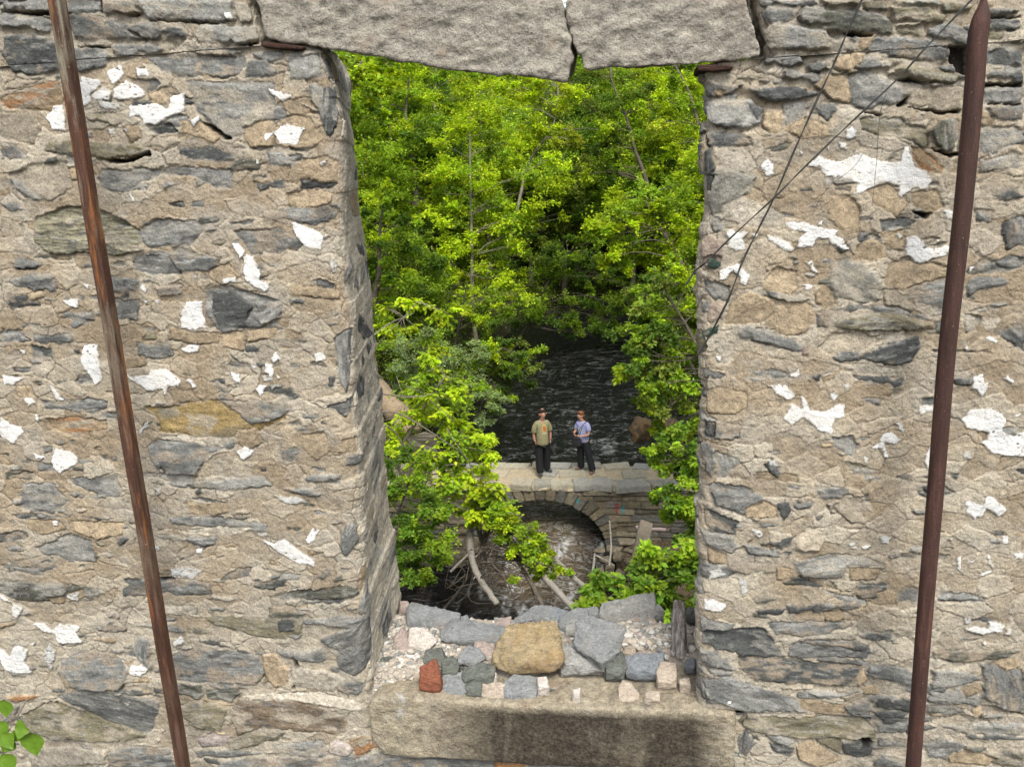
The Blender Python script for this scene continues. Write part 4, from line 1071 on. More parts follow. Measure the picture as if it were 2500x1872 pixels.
# ------------------------------------------------------------------ generic shapes
def tube(P, Rr, n=8, cap=True, ell=(1, 1), twist=0):
    P = np.asarray(P, float); Rr = np.broadcast_to(np.asarray(Rr, float), (len(P),)); V = []
    T = np.gradient(P, axis=0); T /= np.linalg.norm(T, axis=1)[:, None] + 1e-9
    up = np.array([0, 0, 1.]) if abs(T[0][2]) < .9 else np.array([1., 0, 0])
    a = np.cross(T[0], up); a /= np.linalg.norm(a)
    for i in range(len(P)):
        a = a - T[i] * a.dot(T[i]); a /= np.linalg.norm(a) + 1e-9; b = np.cross(T[i], a)
        for k in range(n):
            t = 2 * math.pi * k / n + twist
            V.append(P[i] + Rr[i] * (ell[0] * math.cos(t) * a + ell[1] * math.sin(t) * b))
    F = [(i * n + k, i * n + (k + 1) % n, (i + 1) * n + (k + 1) % n, (i + 1) * n + k) for i in range(len(P) - 1) for k in range(n)]
    if cap:
        for base, idx in ((0, range(n)), (len(V) - n, range(n))):
            V.append(np.mean(V[base:base + n], 0)); c = len(V) - 1
            F += [(base + k, base + (k + 1) % n, c, c) for k in idx]
    return np.array(V), np.array(F)
def cat(parts):
    V = []; F = []; C = []; o = 0
    for p in parts:
        v, f = p[0], p[1]
        if len(v) == 0: continue
        V.append(v); F.append(np.asarray(f) + o); o += len(v)
        if len(p) > 2: C.append(np.broadcast_to(np.asarray(p[2], float), (len(v), 3)))
    return np.concatenate(V), np.concatenate(F), (np.concatenate(C) if C else None)
def fixq(me):
    """drop the doubled corner of triangles stored as quads"""
    bm = bmesh.new(); bm.from_mesh(me); bmesh.ops.recalc_face_normals(bm, faces=bm.faces); bm.to_mesh(me); bm.free(); return me
def quads(name, V, F, col=None, smooth=True):
    me = bpy.data.meshes.new(name)
    me.from_pydata([tuple(v) for v in V], [], [tuple(dict.fromkeys(map(int, f))) for f in F])
    me.polygons.foreach_set('use_smooth', [smooth] * len(me.polygons))
    if col is not None:
        a = me.color_attributes.new('tint', 'FLOAT_COLOR', 'POINT'); c = np.ones((len(V), 4), np.float32); c[:, :3] = col
        a.data.foreach_set('color', c.ravel())
    me.validate(); return me
def smoothpath(P, n=24):
    P = np.asarray(P, float); t = np.linspace(0, len(P) - 1, n); out = []
    for x in t:
        i = min(int(x), len(P) - 2); f = x - i
        p0 = P[max(i - 1, 0)]; p1 = P[i]; p2 = P[i + 1]; p3 = P[min(i + 2, len(P) - 1)]
        out.append(.5 * (2 * p1 + (p2 - p0) * f + (2 * p0 - 5 * p1 + 4 * p2 - p3) * f * f + (3 * p1 - p0 - 3 * p2 + p3) * f ** 3))
    return np.array(out)

# ------------------------------------------------------------------ sill bed, rubble, chips
def bed_h(x, y):
    e = .33 - .25 * sstep(-1.0, -.45, x) * (1 - sstep(-.45, -.30, x)) * 0
    edge = np.interp(x, [-1.2, -1.0, -.75, -.5, -.38, -.30, -.1, .12, .2], [.04, .10, .14, .12, .30, .36, .34, .30, .22])
    k = sstep(0, .08, y - edge)
    return ZS + .006 - .07 * (1 - k) + k * (.012 + .010 * fb(x * 6, y * 6, 40) + .006 * fb(x * 25, y * 25, 41) + .003 * fb(x * 90, y * 90, 42)) - .09 * sstep(.57, .61, y + .02 * fb(x * 9, x * 0, 3))
def mat_bed():
    t = NT('crumbled mortar'); a = t.attr(); g = t.noise(140, 4, .7); g2 = t.noise(30, 4, .6)
    c = t.mix(t.ramp(g2, [(.3, 0.0), (.7, 1.0)]), (.27, .235, .195), (.42, .375, .32))
    c = t.mix(1.0, c, t.ramp(g, [(.3, .7), (.7, 1.3)]), 'MULTIPLY')
    return t.out(c, .95, t.bump(g, .004, 1, t.bump(g2, .01, .8)), .15)
X, Y = np.meshgrid(np.arange(-1.30, .34, .006), np.arange(.03, .615, .006))
V = np.stack([X, Y, bed_h(X, Y)], -1).reshape(-1, 3)
bed_mat = mat_bed()
link('mortar_bed', mesh_np('mortar_bed', V, grid_faces(*X.shape)), bed_mat, wall)

M_grey = mat_rock('grey schist', (.27, .28, .28), .22, .25)
M_dgrey = mat_rock('dark green schist', (.15, .16, .14), .3, .35)
M_lgrey = mat_rock('pale grey stone', (.36, .355, .335), .2, .4)
M_tanr = mat_rock('ochre granite', (.36, .285, .17), .35, .4, .3)
M_white = mat_rock('white plaster lump', (.66, .60, .54), .12, 0)
M_tanl = mat_rock('tan mortar lump', (.50, .42, .34), .15, 0)
M_pink = mat_rock('pinkish stone', (.44, .36, .32), .2, .3)
M_brick = mat_rock('red brick', (.26, .095, .055), .25, .15)
M_blue = mat_rock('blue grey stone', (.24, .26, .28), .2, .2)
def zr(pts): return [(850 + a * .4521, 1400 + b * .4521) for a, b in pts]
def hull_rock(name, pts, depth_ratio, mat, label, cat_, seed, amp=.012, h0=None, group=None, flat=.0, bury=.006, y_shift=0.0):
    mx0, my0 = sum(p[0] for p in pts) / len(pts), sum(p[1] for p in pts) / len(pts); gs = 1.14 if name == 'loose_stone' and 'tilted on' not in label else 1.03
    pts = zr([(mx0 + (a - mx0) * gs, my0 + (b - my0) * gs) for a, b in pts]); ys = [p[1] for p in pts]; xs = [p[0] for p in pts]; yb, yt = max(ys), min(ys); cx = sum(xs) / len(xs)
    base = onz((min(xs) + max(xs)) / 2, yb, ZS + .012); y0 = base[1] + y_shift
    wd = ony(max(xs), yb, y0)[0] - ony(min(xs), yb, y0)[0]; hp = ony(cx, yt, y0)[2] - base[2]; dd = hp * (.55 if name == 'brick' else .62 if depth_ratio >= .75 else .88)
    y0 = max(min(y0, .64 - dd * .5), .015)
    zb = float(bed_h(np.array([base[0]]), np.array([y0 + dd * .5]))[0]) - bury
    P = []
    for a, b in pts:
        t = (yb - b) / (yb - yt + 1e-6)
        q = ony(a, b, y0 + dd * t ** 1.2); q[2] = max(q[2], zb + (0 if t < .3 else .15 * wd)); P.append(q)
        P.append(np.array([q[0] + (cx - a) * .0001, q[1] + dd * .25, max(q[2] - .2 * wd * (t > .5), zb)]))
        if 'tilted on its corner' in label:
            P.pop()
            if t < .3: P.append(np.array([q[0], y0 + dd * .6, zb]))
            continue
        if t > .45: P.append(np.array([q[0], q[1], zb])); P.append(np.array([q[0] * .9 + base[0] * .1, y0 + dd * .1, zb + (q[2] - zb) * .45]))
        else: P.append(np.array([q[0], y0 + dd * .8, zb]))
    rs_ = np.random.RandomState(seed * 3); mx_, my_ = cx, (yb + yt) / 2; hw_ = (max(xs) - min(xs)) / 2
    for k_ in range(2 if wd > .05 else 1):
        fx_ = rs_.uniform(-.45, .45); fy_ = rs_.uniform(-.05, .35); q = ony(mx_ + fx_ * hw_, my_ + fy_ * (yb - yt), y0 + dd * (.5 - fy_)); P.append(q + (CAM - q) / np.linalg.norm(CAM - q) * wd * rs_.uniform(.10, .20))
    if 'tilted on its corner' in label: q = ony(*zr([(1364, 486)])[0], y0); P.append(q + (CAM - q) / np.linalg.norm(CAM - q) * wd * .22)
    bm = bmesh.new()
    for p in P: bm.verts.new(p)
    r = bmesh.ops.convex_hull(bm, input=bm.verts[:]); bmesh.ops.delete(bm, geom=list({g for g in r['geom_interior'] + r['geom_unused'] if isinstance(g, bmesh.types.BMVert)}), context='VERTS')
    bmesh.ops.recalc_face_normals(bm, faces=bm.faces)
    loc = Vector((base[0], y0 + dd * .5, zb))
    me = remesh(bm, max(.003, wd / 55), amp * min(1, wd * 4) * 1.1, 2.8 / wd, seed, 5, .45)
    me.transform(Matrix.Translation(-loc))
    o = link(name, me, mat, loc=loc); tag(o, label, cat_, group)
    return o
G_ = 'loose rubble lying on the windowsill'
R = [
 ('boulder', [(850,268),(900,262),(1110,245),(1145,330),(1152,470),(1100,515),(880,540),(785,485),(790,440),(825,370)], .75, M_tanr, 'large tan ochre boulder in the middle of the rubble on the sill', 'boulder'),
 ('loose_stone', [(1230,262),(1290,224),(1495,290),(1470,420),(1372,520),(1225,385)], .8, M_grey, 'squarish pale grey block tilted on its corner right of the tan boulder', 'stone'),
 ('loose_stone', [(1378,155),(1630,113),(1642,190),(1500,212),(1420,262),(1372,225)], .55, M_lgrey, 'long flat light grey slab at the back edge under the green shrub', 'stone'),
 ('loose_stone', [(515,322),(580,255),(790,275),(862,330),(822,392),(720,352)], .5, M_grey, 'long flat grey slab left of the tan boulder', 'stone'),
 ('loose_stone', [(330,200),(350,165),(590,213),(580,252),(440,302),(330,290)], .7, M_grey, 'flat grey slab at the back left by the jamb', 'stone'),
 ('loose_stone', [(900,262),(1000,180),(1092,176),(1112,255)], .5, M_grey, 'grey wedge stone directly behind the tan boulder', 'stone'),
 ('loose_stone', [(1097,178),(1180,200),(1150,258),(1110,250)], .6, M_blue, 'small grey stone wedged behind the boulder corner', 'stone'),
 ('loose_stone', [(1145,300),(1150,225),(1240,188),(1290,200),(1260,240),(1200,310)], .6, M_grey, 'lumpy grey stone left behind the tilted block', 'stone'),
 ('loose_stone', [(1255,190),(1340,183),(1390,240),(1300,240)], .5, M_grey, 'rounded grey stone at the back between two slabs', 'stone'),
 ('loose_stone', [(1175,340),(1180,270),(1235,240),(1240,330)], .6, M_lgrey, 'narrow grey stone leaning against the tilted block', 'stone'),
 ('plaster_lump', [(335,300),(400,288),(440,320),(475,370),(420,422),(345,402)], .6, M_white, 'big white plaster lump near the left jamb', 'plaster'),
 ('brick', [(388,502),(470,458),(497,540),(500,590),(432,630),(395,580)], .6, M_brick, 'broken red brick standing on the front left of the sill', 'brick'),
 ('loose_stone', [(515,548),(630,530),(636,630),(520,666)], .5, M_grey, 'square light grey stone right of the red brick', 'stone'),
 ('loose_stone', [(640,600),(700,560),(718,600),(712,655),(650,650)], .6, M_dgrey, 'small rounded brown grey stone second to the right of the brick', 'stone'),
 ('loose_stone', [(718,560),(840,598),(832,668),(735,642)], .5, M_tanl, 'tan grey flat stone below the white pebble', 'stone'),
 ('loose_stone', [(833,602),(900,545),(1018,560),(1000,600),(905,672)], .5, M_grey, 'streaky grey stone just in front of the tan boulder', 'stone'),
 ('loose_stone', [(975,640),(1010,615),(1110,625),(1135,715),(1090,730),(1000,690)], .35, M_dgrey, 'dark flat stone at the front edge of the sill', 'stone'),
 ('wood_chip', [(1022,560),(1072,555),(1083,612),(1032,618)], .4, M_white, 'white painted chip lying before the tan boulder', 'chip'),
 ('loose_stone', [(420,412),(500,405),(520,500),(470,500),(425,460)], .6, M_dgrey, 'dark grey green stone just behind the red brick', 'stone'),
 ('loose_stone', [(510,470),(560,445),(592,500),(580,535),(515,530)], .6, M_dgrey, 'dark stone behind the square light grey stone', 'stone'),
 ('loose_stone', [(600,440),(650,395),(700,400),(730,460),(680,500),(610,490)], .6, M_grey, 'grey lump under the long flat slab', 'stone'),
 ('loose_stone', [(690,372),(730,365),(795,420),(790,470),(735,455)], .5, M_pink, 'pale pink lump between slab and boulder', 'stone'),
 ('loose_stone', [(630,520),(700,480),(785,500),(780,545),(640,570)], .5, M_dgrey, 'greenish grey stone left under the tan boulder', 'stone'),
 ('loose_stone', [(1150,440),(1160,390),(1225,385),(1370,520),(1200,505)], .5, M_lgrey, 'flat grey stone under the tilted block', 'stone'),
 ('loose_stone', [(1390,480),(1420,440),(1480,430),(1500,500),(1460,545),(1400,525)], .6, M_dgrey, 'greenish block at the right foot of the tilted block', 'stone'),
 ('loose_stone', [(1500,450),(1560,435),(1690,430),(1690,540),(1510,540)], .6, M_blue, 'flat bluish grey stone between chips and post', 'stone'),
 ('plaster_lump', [(1665,530),(1690,472),(1770,480),(1775,560),(1740,592),(1675,585)], .5, M_tanl, 'cream plaster lump right of the bluish flat stone', 'plaster'),
 ('plaster_lump', [(1458,620),(1480,575),(1530,590),(1570,660),(1565,725),(1520,700)], .4, M_tanl, 'long curved plaster lump on the bare granite sill', 'plaster'),
 ('plaster_lump', [(1600,650),(1620,628),(1680,635),(1684,690),(1630,690)], .5, M_tanl, 'small plaster lump beside the long curved one', 'plaster'),
 ('plaster_lump', [(1578,700),(1600,686),(1618,710),(1590,718)], .5, M_white, 'tiny white crumb in front of the small plaster lump', 'plaster'),
 ('plaster_lump', [(1210,625),(1255,613),(1250,645),(1225,657)], .5, M_white, 'lone white chip on the bare middle of the sill', 'plaster'),
 ('plaster_lump', [(738,535),(765,514),(800,530),(800,560),(760,565)], .6, M_white, 'white pebble left of the boulder foot', 'plaster'),
 ('loose_stone', [(1478,215),(1520,208),(1590,235),(1580,262),(1500,250)], .5, M_pink, 'pale pink flat stone behind the chips', 'stone'),
 ('loose_stone', [(788,265),(830,240),(875,235),(870,285),(820,302)], .6, M_pink, 'pinkish stone on top of the back edge left of the boulder', 'stone'),
 ('loose_stone', [(1620,180),(1680,165),(1700,200),(1640,205)], .6, M_lgrey, 'small stone behind the post beside the flat slab', 'stone'),
 ('loose_stone', [(1540,440),(1590,415),(1600,450),(1560,462)], .7, M_pink, 'rounded pink cobble on the bluish stone', 'stone'),
 ('loose_stone', [(1490,425),(1500,400),(1550,400),(1545,440)], .6, M_tanl, 'flat tan cobble above the bluish stone', 'stone'),
 ('loose_stone', [(1530,340),(1560,315),(1600,330),(1590,365)], .7, M_pink, 'pink cobble in the middle of the chips', 'stone'),
 ('loose_stone', [(1600,250),(1650,240),(1665,275),(1610,280)], .7, M_tanl, 'tan cobble in the chips near the back', 'stone'),
 ('loose_stone', [(1690,340),(1660,360),(1700,365),(1710,335)], .7, M_white, 'whitish cobble left of the rotten post', 'stone'),
 ('loose_stone', [(1795,600),(1790,570),(1840,560),(1850,600)], .6, M_tanl, 'tan cobble at the right jamb foot', 'stone'),
 ('loose_stone', [(1820,500),(1830,465),(1870,455),(1868,510)], .6, M_blue, 'blue grey stone touching the right jamb', 'stone'),
 ('loose_stone', [(1820,215),(1840,180),(1875,190),(1870,225)], .6, M_dgrey, 'dark stone in the back right corner', 'stone'),
 ('loose_stone', [(285,180),(280,150),(320,150),(340,190),(300,205)], .6, M_pink, 'pale stone in the back left corner by the jamb', 'stone'),
 ('loose_stone', [(260,330),(290,300),(335,400),(320,430),(262,410)], .5, M_pink, 'brownish stone leaning on the left jamb', 'stone'),
 ('loose_stone', [(1240,180),(1245,215),(1270,225),(1290,195)], .6, M_dgrey, 'tiny dark stone at the back behind the lumpy grey one', 'stone'),
]
for i, r in enumerate(R):
    hull_rock(r[0], r[1], r[2], r[3], r[4], r[5], i + 1, amp=.02 if r[0] != 'boulder' else .03, group=G_)
def fillers():
    rs = np.random.RandomState(12); n = 0
    while n < 34:
        x = rs.uniform(-1.15, .16); y = rs.uniform(.30 if x > -.35 else .16, .56); s = rs.uniform(.028, .085)
        bm = bmesh.new()
        for _ in range(12):
            v = rs.normal(size=3); v /= np.linalg.norm(v); bm.verts.new(np.sign(v) * np.abs(v) ** .6 * np.array([s, s * rs.uniform(.5, .8), s * rs.uniform(.35, .6)]) * .6)
        r = bmesh.ops.convex_hull(bm, input=bm.verts[:]); bmesh.ops.delete(bm, geom=list({g for g in r['geom_interior'] + r['geom_unused'] if isinstance(g, bmesh.types.BMVert)}), context='VERTS')
        me = remesh(bm, .0032, .003, 2.6 / s, n, 4, .3); k = rs.randint(4)
        o = link('rubble_stone', me, (M_grey, M_dgrey, M_lgrey, M_tanl)[k], loc=(x, y, float(bed_h(np.array([x]), np.array([y]))[0]) + s * .1)); o.rotation_euler = (rs.uniform(-.5, .5), rs.uniform(-.5, .5), rs.uniform(0, 3.1))
        tag(o, ('small mid grey angular stone half buried in the sill rubble', 'small dark green grey stone half buried in the sill rubble', 'small pale grey stone half buried in the sill rubble', 'small tan mortar piece half buried in the sill rubble')[k], 'stone', ('small grey stones in the sill rubble', 'small dark stones in the sill rubble', 'small pale stones in the sill rubble', 'small tan pieces in the sill rubble')[k]); n += 1
fillers()
# rotten timber stump
M_wood = NT('weathered rotten wood'); _m = M_wood
_g = _m.noise(60, 5, .7, _m.mapped((1, 1, .08)), .3); _c = _m.ramp(_g, [(.3, (.06, .045, .035)), (.5, (.24, .21, .19)), (.7, (.50, .48, .46))])
_c = _m.mix(_m.ramp(_m.noise(9, 3, .6), [(.6, 0.0), (.7, .8)]), _c, (.16, .06, .02))
wood_mat = _m.out(_c, .9, _m.bump(_g, .012, 1), .2)
def stump():
    b0 = onz(850 + 1770 * .4521, 1400 + 440 * .4521, ZS + .01); t0 = ony(850 + 1775 * .4521, 1400 + 150 * .4521, b0[1] + .10)
    parts = []
    rs = np.random.RandomState(4)
    for k in range(9):
        ox, oy = rs.uniform(-.030, .030), rs.uniform(-.02, .02); f = rs.uniform(.75, 1.0)
        A = b0 + np.array([ox * 1.2, oy, -.01]); B = b0 + (t0 - b0) * f + np.array([ox * .8, oy, 0])
        n = 14; P = np.array([A + (B - A) * u + np.array([.004 * math.sin(9 * u + k), 0, 0]) for u in np.linspace(0, 1, n)])
        r = rs.uniform(.012, .020) * (1 - .35 * np.linspace(0, 1, n) ** 3) * (1 + .12 * rs.randn(n))
        parts.append(tube(P, r, 7))
    V, F, _ = cat(parts); V -= b0
    o = link('timber_stump', quads('stump', V, F), wood_mat, loc=tuple(b0)); tag(o, 'rotten grey timber stump standing upright near the right jamb', 'timber')
stump()
# small chips
def chips():
    rs = np.random.RandomState(5); bm = bmesh.new(); bmesh.ops.create_icosphere(bm, subdivisions=1, radius=1)
    T = np.array([v.co[:] for v in bm.verts]); TF = np.array([[v.index for v in f.verts] for f in bm.faces]); bm.free()
    parts = []
    def add(x, y, r, c):
        z = float(bed_h(np.array([x]), np.array([y]))[0]); A = T * rs.uniform(.6, 1.25, (len(T), 1)) * np.array([rs.uniform(.7, 1.3), rs.uniform(.6, 1.1), rs.uniform(.45, .8)]) * r
        an = rs.uniform(0, 6.28); c_, s_ = math.cos(an), math.sin(an); A = np.stack([A[:, 0] * c_ - A[:, 1] * s_, A[:, 0] * s_ + A[:, 1] * c_, A[:, 2]], 1)
        parts.append((A + [x, y, z + r * .25], TF, c))
    cols = [(.54, .50, .44), (.46, .405, .34), (.39, .345, .29), (.60, .58, .54), (.24, .24, .23), (.36, .33, .28)]
    n = 0
    while n < 7000:
        x = rs.uniform(-1.24, .22); y = rs.uniform(.06, .59); dn = .22 + .75 * (x > -.28) * (y > .38) + .5 * (x < -.85)
        edge = np.interp(x, [-1.2, -1.0, -.75, -.5, -.38, -.30, -.1, .12, .2], [.04, .10, .14, .12, .30, .36, .34, .30, .22])
        if y < edge - .02 and rs.rand() > .04: continue
        if rs.rand() > dn * (.4 + .6 * (n2(np.array([x * 7]), np.array([y * 7]), 3)[0] > -.2)): continue
        r = .0025 * math.exp(rs.rand() ** 2.4 * 2.1) * (1.25 if x > -.25 else 1)
        add(x, y, r, np.array(cols[rs.randint(6)]) * rs.uniform(.85, 1.1)); n += 1
    for _ in range(420):
        x = rs.choice([rs.uniform(-.28, .20), rs.uniform(-1.2, .2)]); y = rs.uniform(.30 if x > -.3 else .14, .585)
        add(x, y, rs.uniform(.007, .019), np.array(cols[rs.randint(6)]) * rs.uniform(.85, 1.1))
    V, F, C = cat(parts)
    t = NT('plaster chips'); g = t.noise(160, 3, .7)
    m = t.out(t.mix(1.0, t.attr().outputs['Color'], t.ramp(g, [(.3, .8), (.7, 1.15)]), 'MULTIPLY'), .95, t.bump(g, .002, .8), .15)
    o = link('plaster_chips', mesh_np('chips', V, F, C, False), m); tag(o, 'crumbled plaster and mortar chips strewn over the windowsill', 'rubble chips', kind='stuff')
chips()

# ------------------------------------------------------------------ rusty pipes and cables
def mat_rust(name, base, patina):
    t = NT(name); sc = t.mapped((1, 1, .12)); g = t.noise(30, 6, .75, sc, .3); g1 = t.noise(220, 3, .7); g2 = t.noise(5, 4, .6, t.mapped((1, 1, .5)))
    c = t.ramp(g, [(.30, tuple(v * .45 for v in base)), (.52, base), (.66, tuple(v * 1.7 for v in base)), (.78, (.20, .085, .028))])
    if patina:
        z = t.n('ShaderNodeSeparateXYZ', i_Vector=t.co()); zz = t.n('ShaderNodeMapRange', i_Value=z.outputs[2], i_From_Min=8.2, i_From_Max=10.5)
        f = t.math('MULTIPLY', t.ramp(t.math('ADD', t.math('MULTIPLY', g, .6), t.math('MULTIPLY', g2, .55)), [(.54, 0.0), (.66, 1.0)]), t.math('ADD', t.math('MULTIPLY', zz.outputs[0], .75), .12))
        c = t.mix(f, c, (.22, .205, .15))
        c = t.mix(t.ramp(t.noise(14, 5, .7, sc), [(.56, 0.0), (.62, .7)]), c, (.23, .085, .022))
    c = t.mix(1.0, c, t.ramp(g1, [(.3, .65), (.7, 1.35)]), 'MULTIPLY')
    c = t.mix(t.ramp(t.noise(130, 2, .5), [(.735, 0.0), (.77, .8)]), c, (.50, .38, .26))
    return t.out(c, .75, t.bump(g1, .0015, .8, t.bump(g, .004, .6)), .35)
YP = -.22
def bar():
    a = ony(138, 0, YP); b = ony(447, 1872, YP); d = (b - a) / np.linalg.norm(b - a)
    P = [a - d * .9 + (b - a + d * 1.9) * u for u in np.linspace(0, 1, 40)]
    o = empty('rusty_channel_bar', tuple(P[-1])); tag(o, 'rusty flat sided steel bar with orange and green patina leaning at the left', 'steel bar')
    V = []; rs = np.random.RandomState(2)
    sec = [(-.0225, -.0175), (-.0195, -.0205), (.0175, -.0205), (.0205, -.0175), (.0225, .020), (-.0225, .020)]
    for i, p in enumerate(P):
        wv = .0012 * math.sin(i * .9)
        for sx, sy in sec: V.append(p + np.array([sx * 1.0 + wv, sy, 0]))
    n = 6; F = [(i * n + k, i * n + (k + 1) % n, (i + 1) * n + (k + 1) % n, (i + 1) * n + k) for i in range(39) for k in range(n)]
    F += [tuple(range(5, -1, -1)), tuple(range(39 * 6, 39 * 6 + 6))]
    link('bar_body', quads('bar', V, F, smooth=False), mat_rust('rusty steel with patina', (.068, .030, .018), True), o)
bar()
def pipe():
    pts = [(2412, -60), (2403, -12), (2401, 10), (2398, 32), (2393, 60), (2386, 105), (2378, 220), (2352, 500), (2312, 860), (2284, 1200), (2258, 1500), (2229, 1872), (2195, 2280)]
    P = smoothpath([ony(2420, -120, YP)] + [ony(a, b, YP) for a, b in pts], 75)[5:]
    wd = np.interp([0], [0], [1])
    t = np.linspace(0, 12, 70) - .0; R_ = np.interp(t, [0, 1, 2, 3, 4, 5, 6, 12], [.008, .007, .011, .020, .027, .0285, .0275, .0260])
    V, F = tube(P, R_, 14)
    o = link('rusty_pipe', quads('pipe', V - P[-1], F), mat_rust('dark rusty pipe', (.058, .027, .021), False), loc=tuple(P[-1])); tag(o, 'dark rust red round pipe with a pinched top at the right', 'pipe')
pipe()
def mat_plain(name, col, rough=.6, spec=.4, bump=0):
    t = NT(name); g = t.noise(40, 3, .6); c = t.mix(1.0, col, t.ramp(g, [(.3, .8), (.7, 1.2)]), 'MULTIPLY')
    return t.out(c, rough, t.bump(g, bump, .6) if bump else None, spec)
M_cable = mat_plain('black cable', (.03, .032, .03), .5)
def zc(pts, ox, oy, s): return [(ox + a * s, oy + b * s) for a, b in pts]
C1 = zc([(1215, -130), (1175, 0), (1070, 235), (1000, 400), (870, 680), (745, 960), (620, 1250), (520, 1450), (420, 1656)], 1650, 0, .3865) + zc([(330, 290), (210, 520), (140, 640)], 1650, 620, .3865)
C2 = zc([(2000, -130), (1850, 20), (1590, 290), (1400, 500), (1090, 790), (800, 1070), (620, 1250), (360, 1490), (190, 1656)], 1650, 0, .3865) + zc([(126, 105), (60, 200)], 1650, 620, .3865)
for k, (C, lab) in enumerate(((C1, 'steeper twisted black cable crossing the right of the wall'), (C2, 'shallower twisted black cable running up to the pipe top'))):
    y = -.05 - .015 * k
    P = smoothpath([ony(a, b, y + (.05 if i > len(C) - 3 else 0)) for i, (a, b) in enumerate(C)], 120); o_ = P[0].copy(); parts = []
    for s_ in (0, math.pi):
        tw = np.linspace(0, 26, 120) + s_
        Q = P + np.stack([np.cos(tw), np.sin(tw), np.cos(tw) * 0], 1) * .0022
        parts.append(tube(Q, .0019, 6))
    V, F, _ = cat(parts); o = link('cable', quads('cable', V - o_, F), M_cable, loc=tuple(o_)); tag(o, lab, 'cable', 'black cables crossing the wall')
    if k == 0:
        q = zc([(120, 680), (122, 760), (122, 880), (126, 920)], 1650, 620, .3865); 
for k, pts in enumerate(([(1330, 590), (1290, 720), (1275, 900), (1268, 1020), (1250, 1200), (1240, 1300)], [(1180, 975), (1120, 1060), (1030, 1130), (950, 1200), (880, 1310)])):
    P = smoothpath([ony(a, b, -.03) for a, b in zc(pts, 1650, 0, .3865)], 30)
    V, F = tube(P, .0008, 5); o = link('thin_wire', quads('wire', V - P[0], F), M_cable, loc=tuple(P[0])); tag(o, ('hair thin wire hanging straight down past the big white flake', 'hair thin wire slanting across the big white flake')[k], 'wire')

# ------------------------------------------------------------------ leaves
def mat_leaf(name, rough=.55, tr=.42):
    t = NT(name); a = t.attr(); g = t.noise(3, 2, .5)
    c = t.mix(1.0, a.outputs['Color'], t.ramp(g, [(.3, .85), (.7, 1.15)]), 'MULTIPLY')
    d = t.n('ShaderNodeBsdfPrincipled'); t.t.links.new(c, d.inputs['Base Color']); d.inputs['Roughness'].default_value = rough; d.inputs['Specular IOR Level'].default_value = .25
    tc = t.mix(1.0, c, (1.12, 1.15, .55), 'MULTIPLY'); tl = t.n('ShaderNodeBsdfTranslucent', i_Color=tc)
    mx = t.n('ShaderNodeMixShader', i_0=tr); t.t.links.new(d.outputs[0], mx.inputs[1]); t.t.links.new(tl.outputs[0], mx.inputs[2])
    o = t.n('ShaderNodeOutputMaterial'); t.t.links.new(mx.outputs[0], o.inputs[0]); return t.m
M_leaf = mat_leaf('leaves')
M_bark = mat_rock('grey brown bark', (.14, .115, .09), .4, .3)
M_pale = mat_rock('pale bark', (.27, .235, .185), .3, .2)
TONE = {'lime': (.40, .54, .020), 'mid': (.25, .39, .026), 'dark': (.10, .185, .022), 'willow': (.25, .345, .13), 'fern': (.16, .29, .03), 'yel': (.40, .48, .035), 'olive': (.215, .29, .045)}
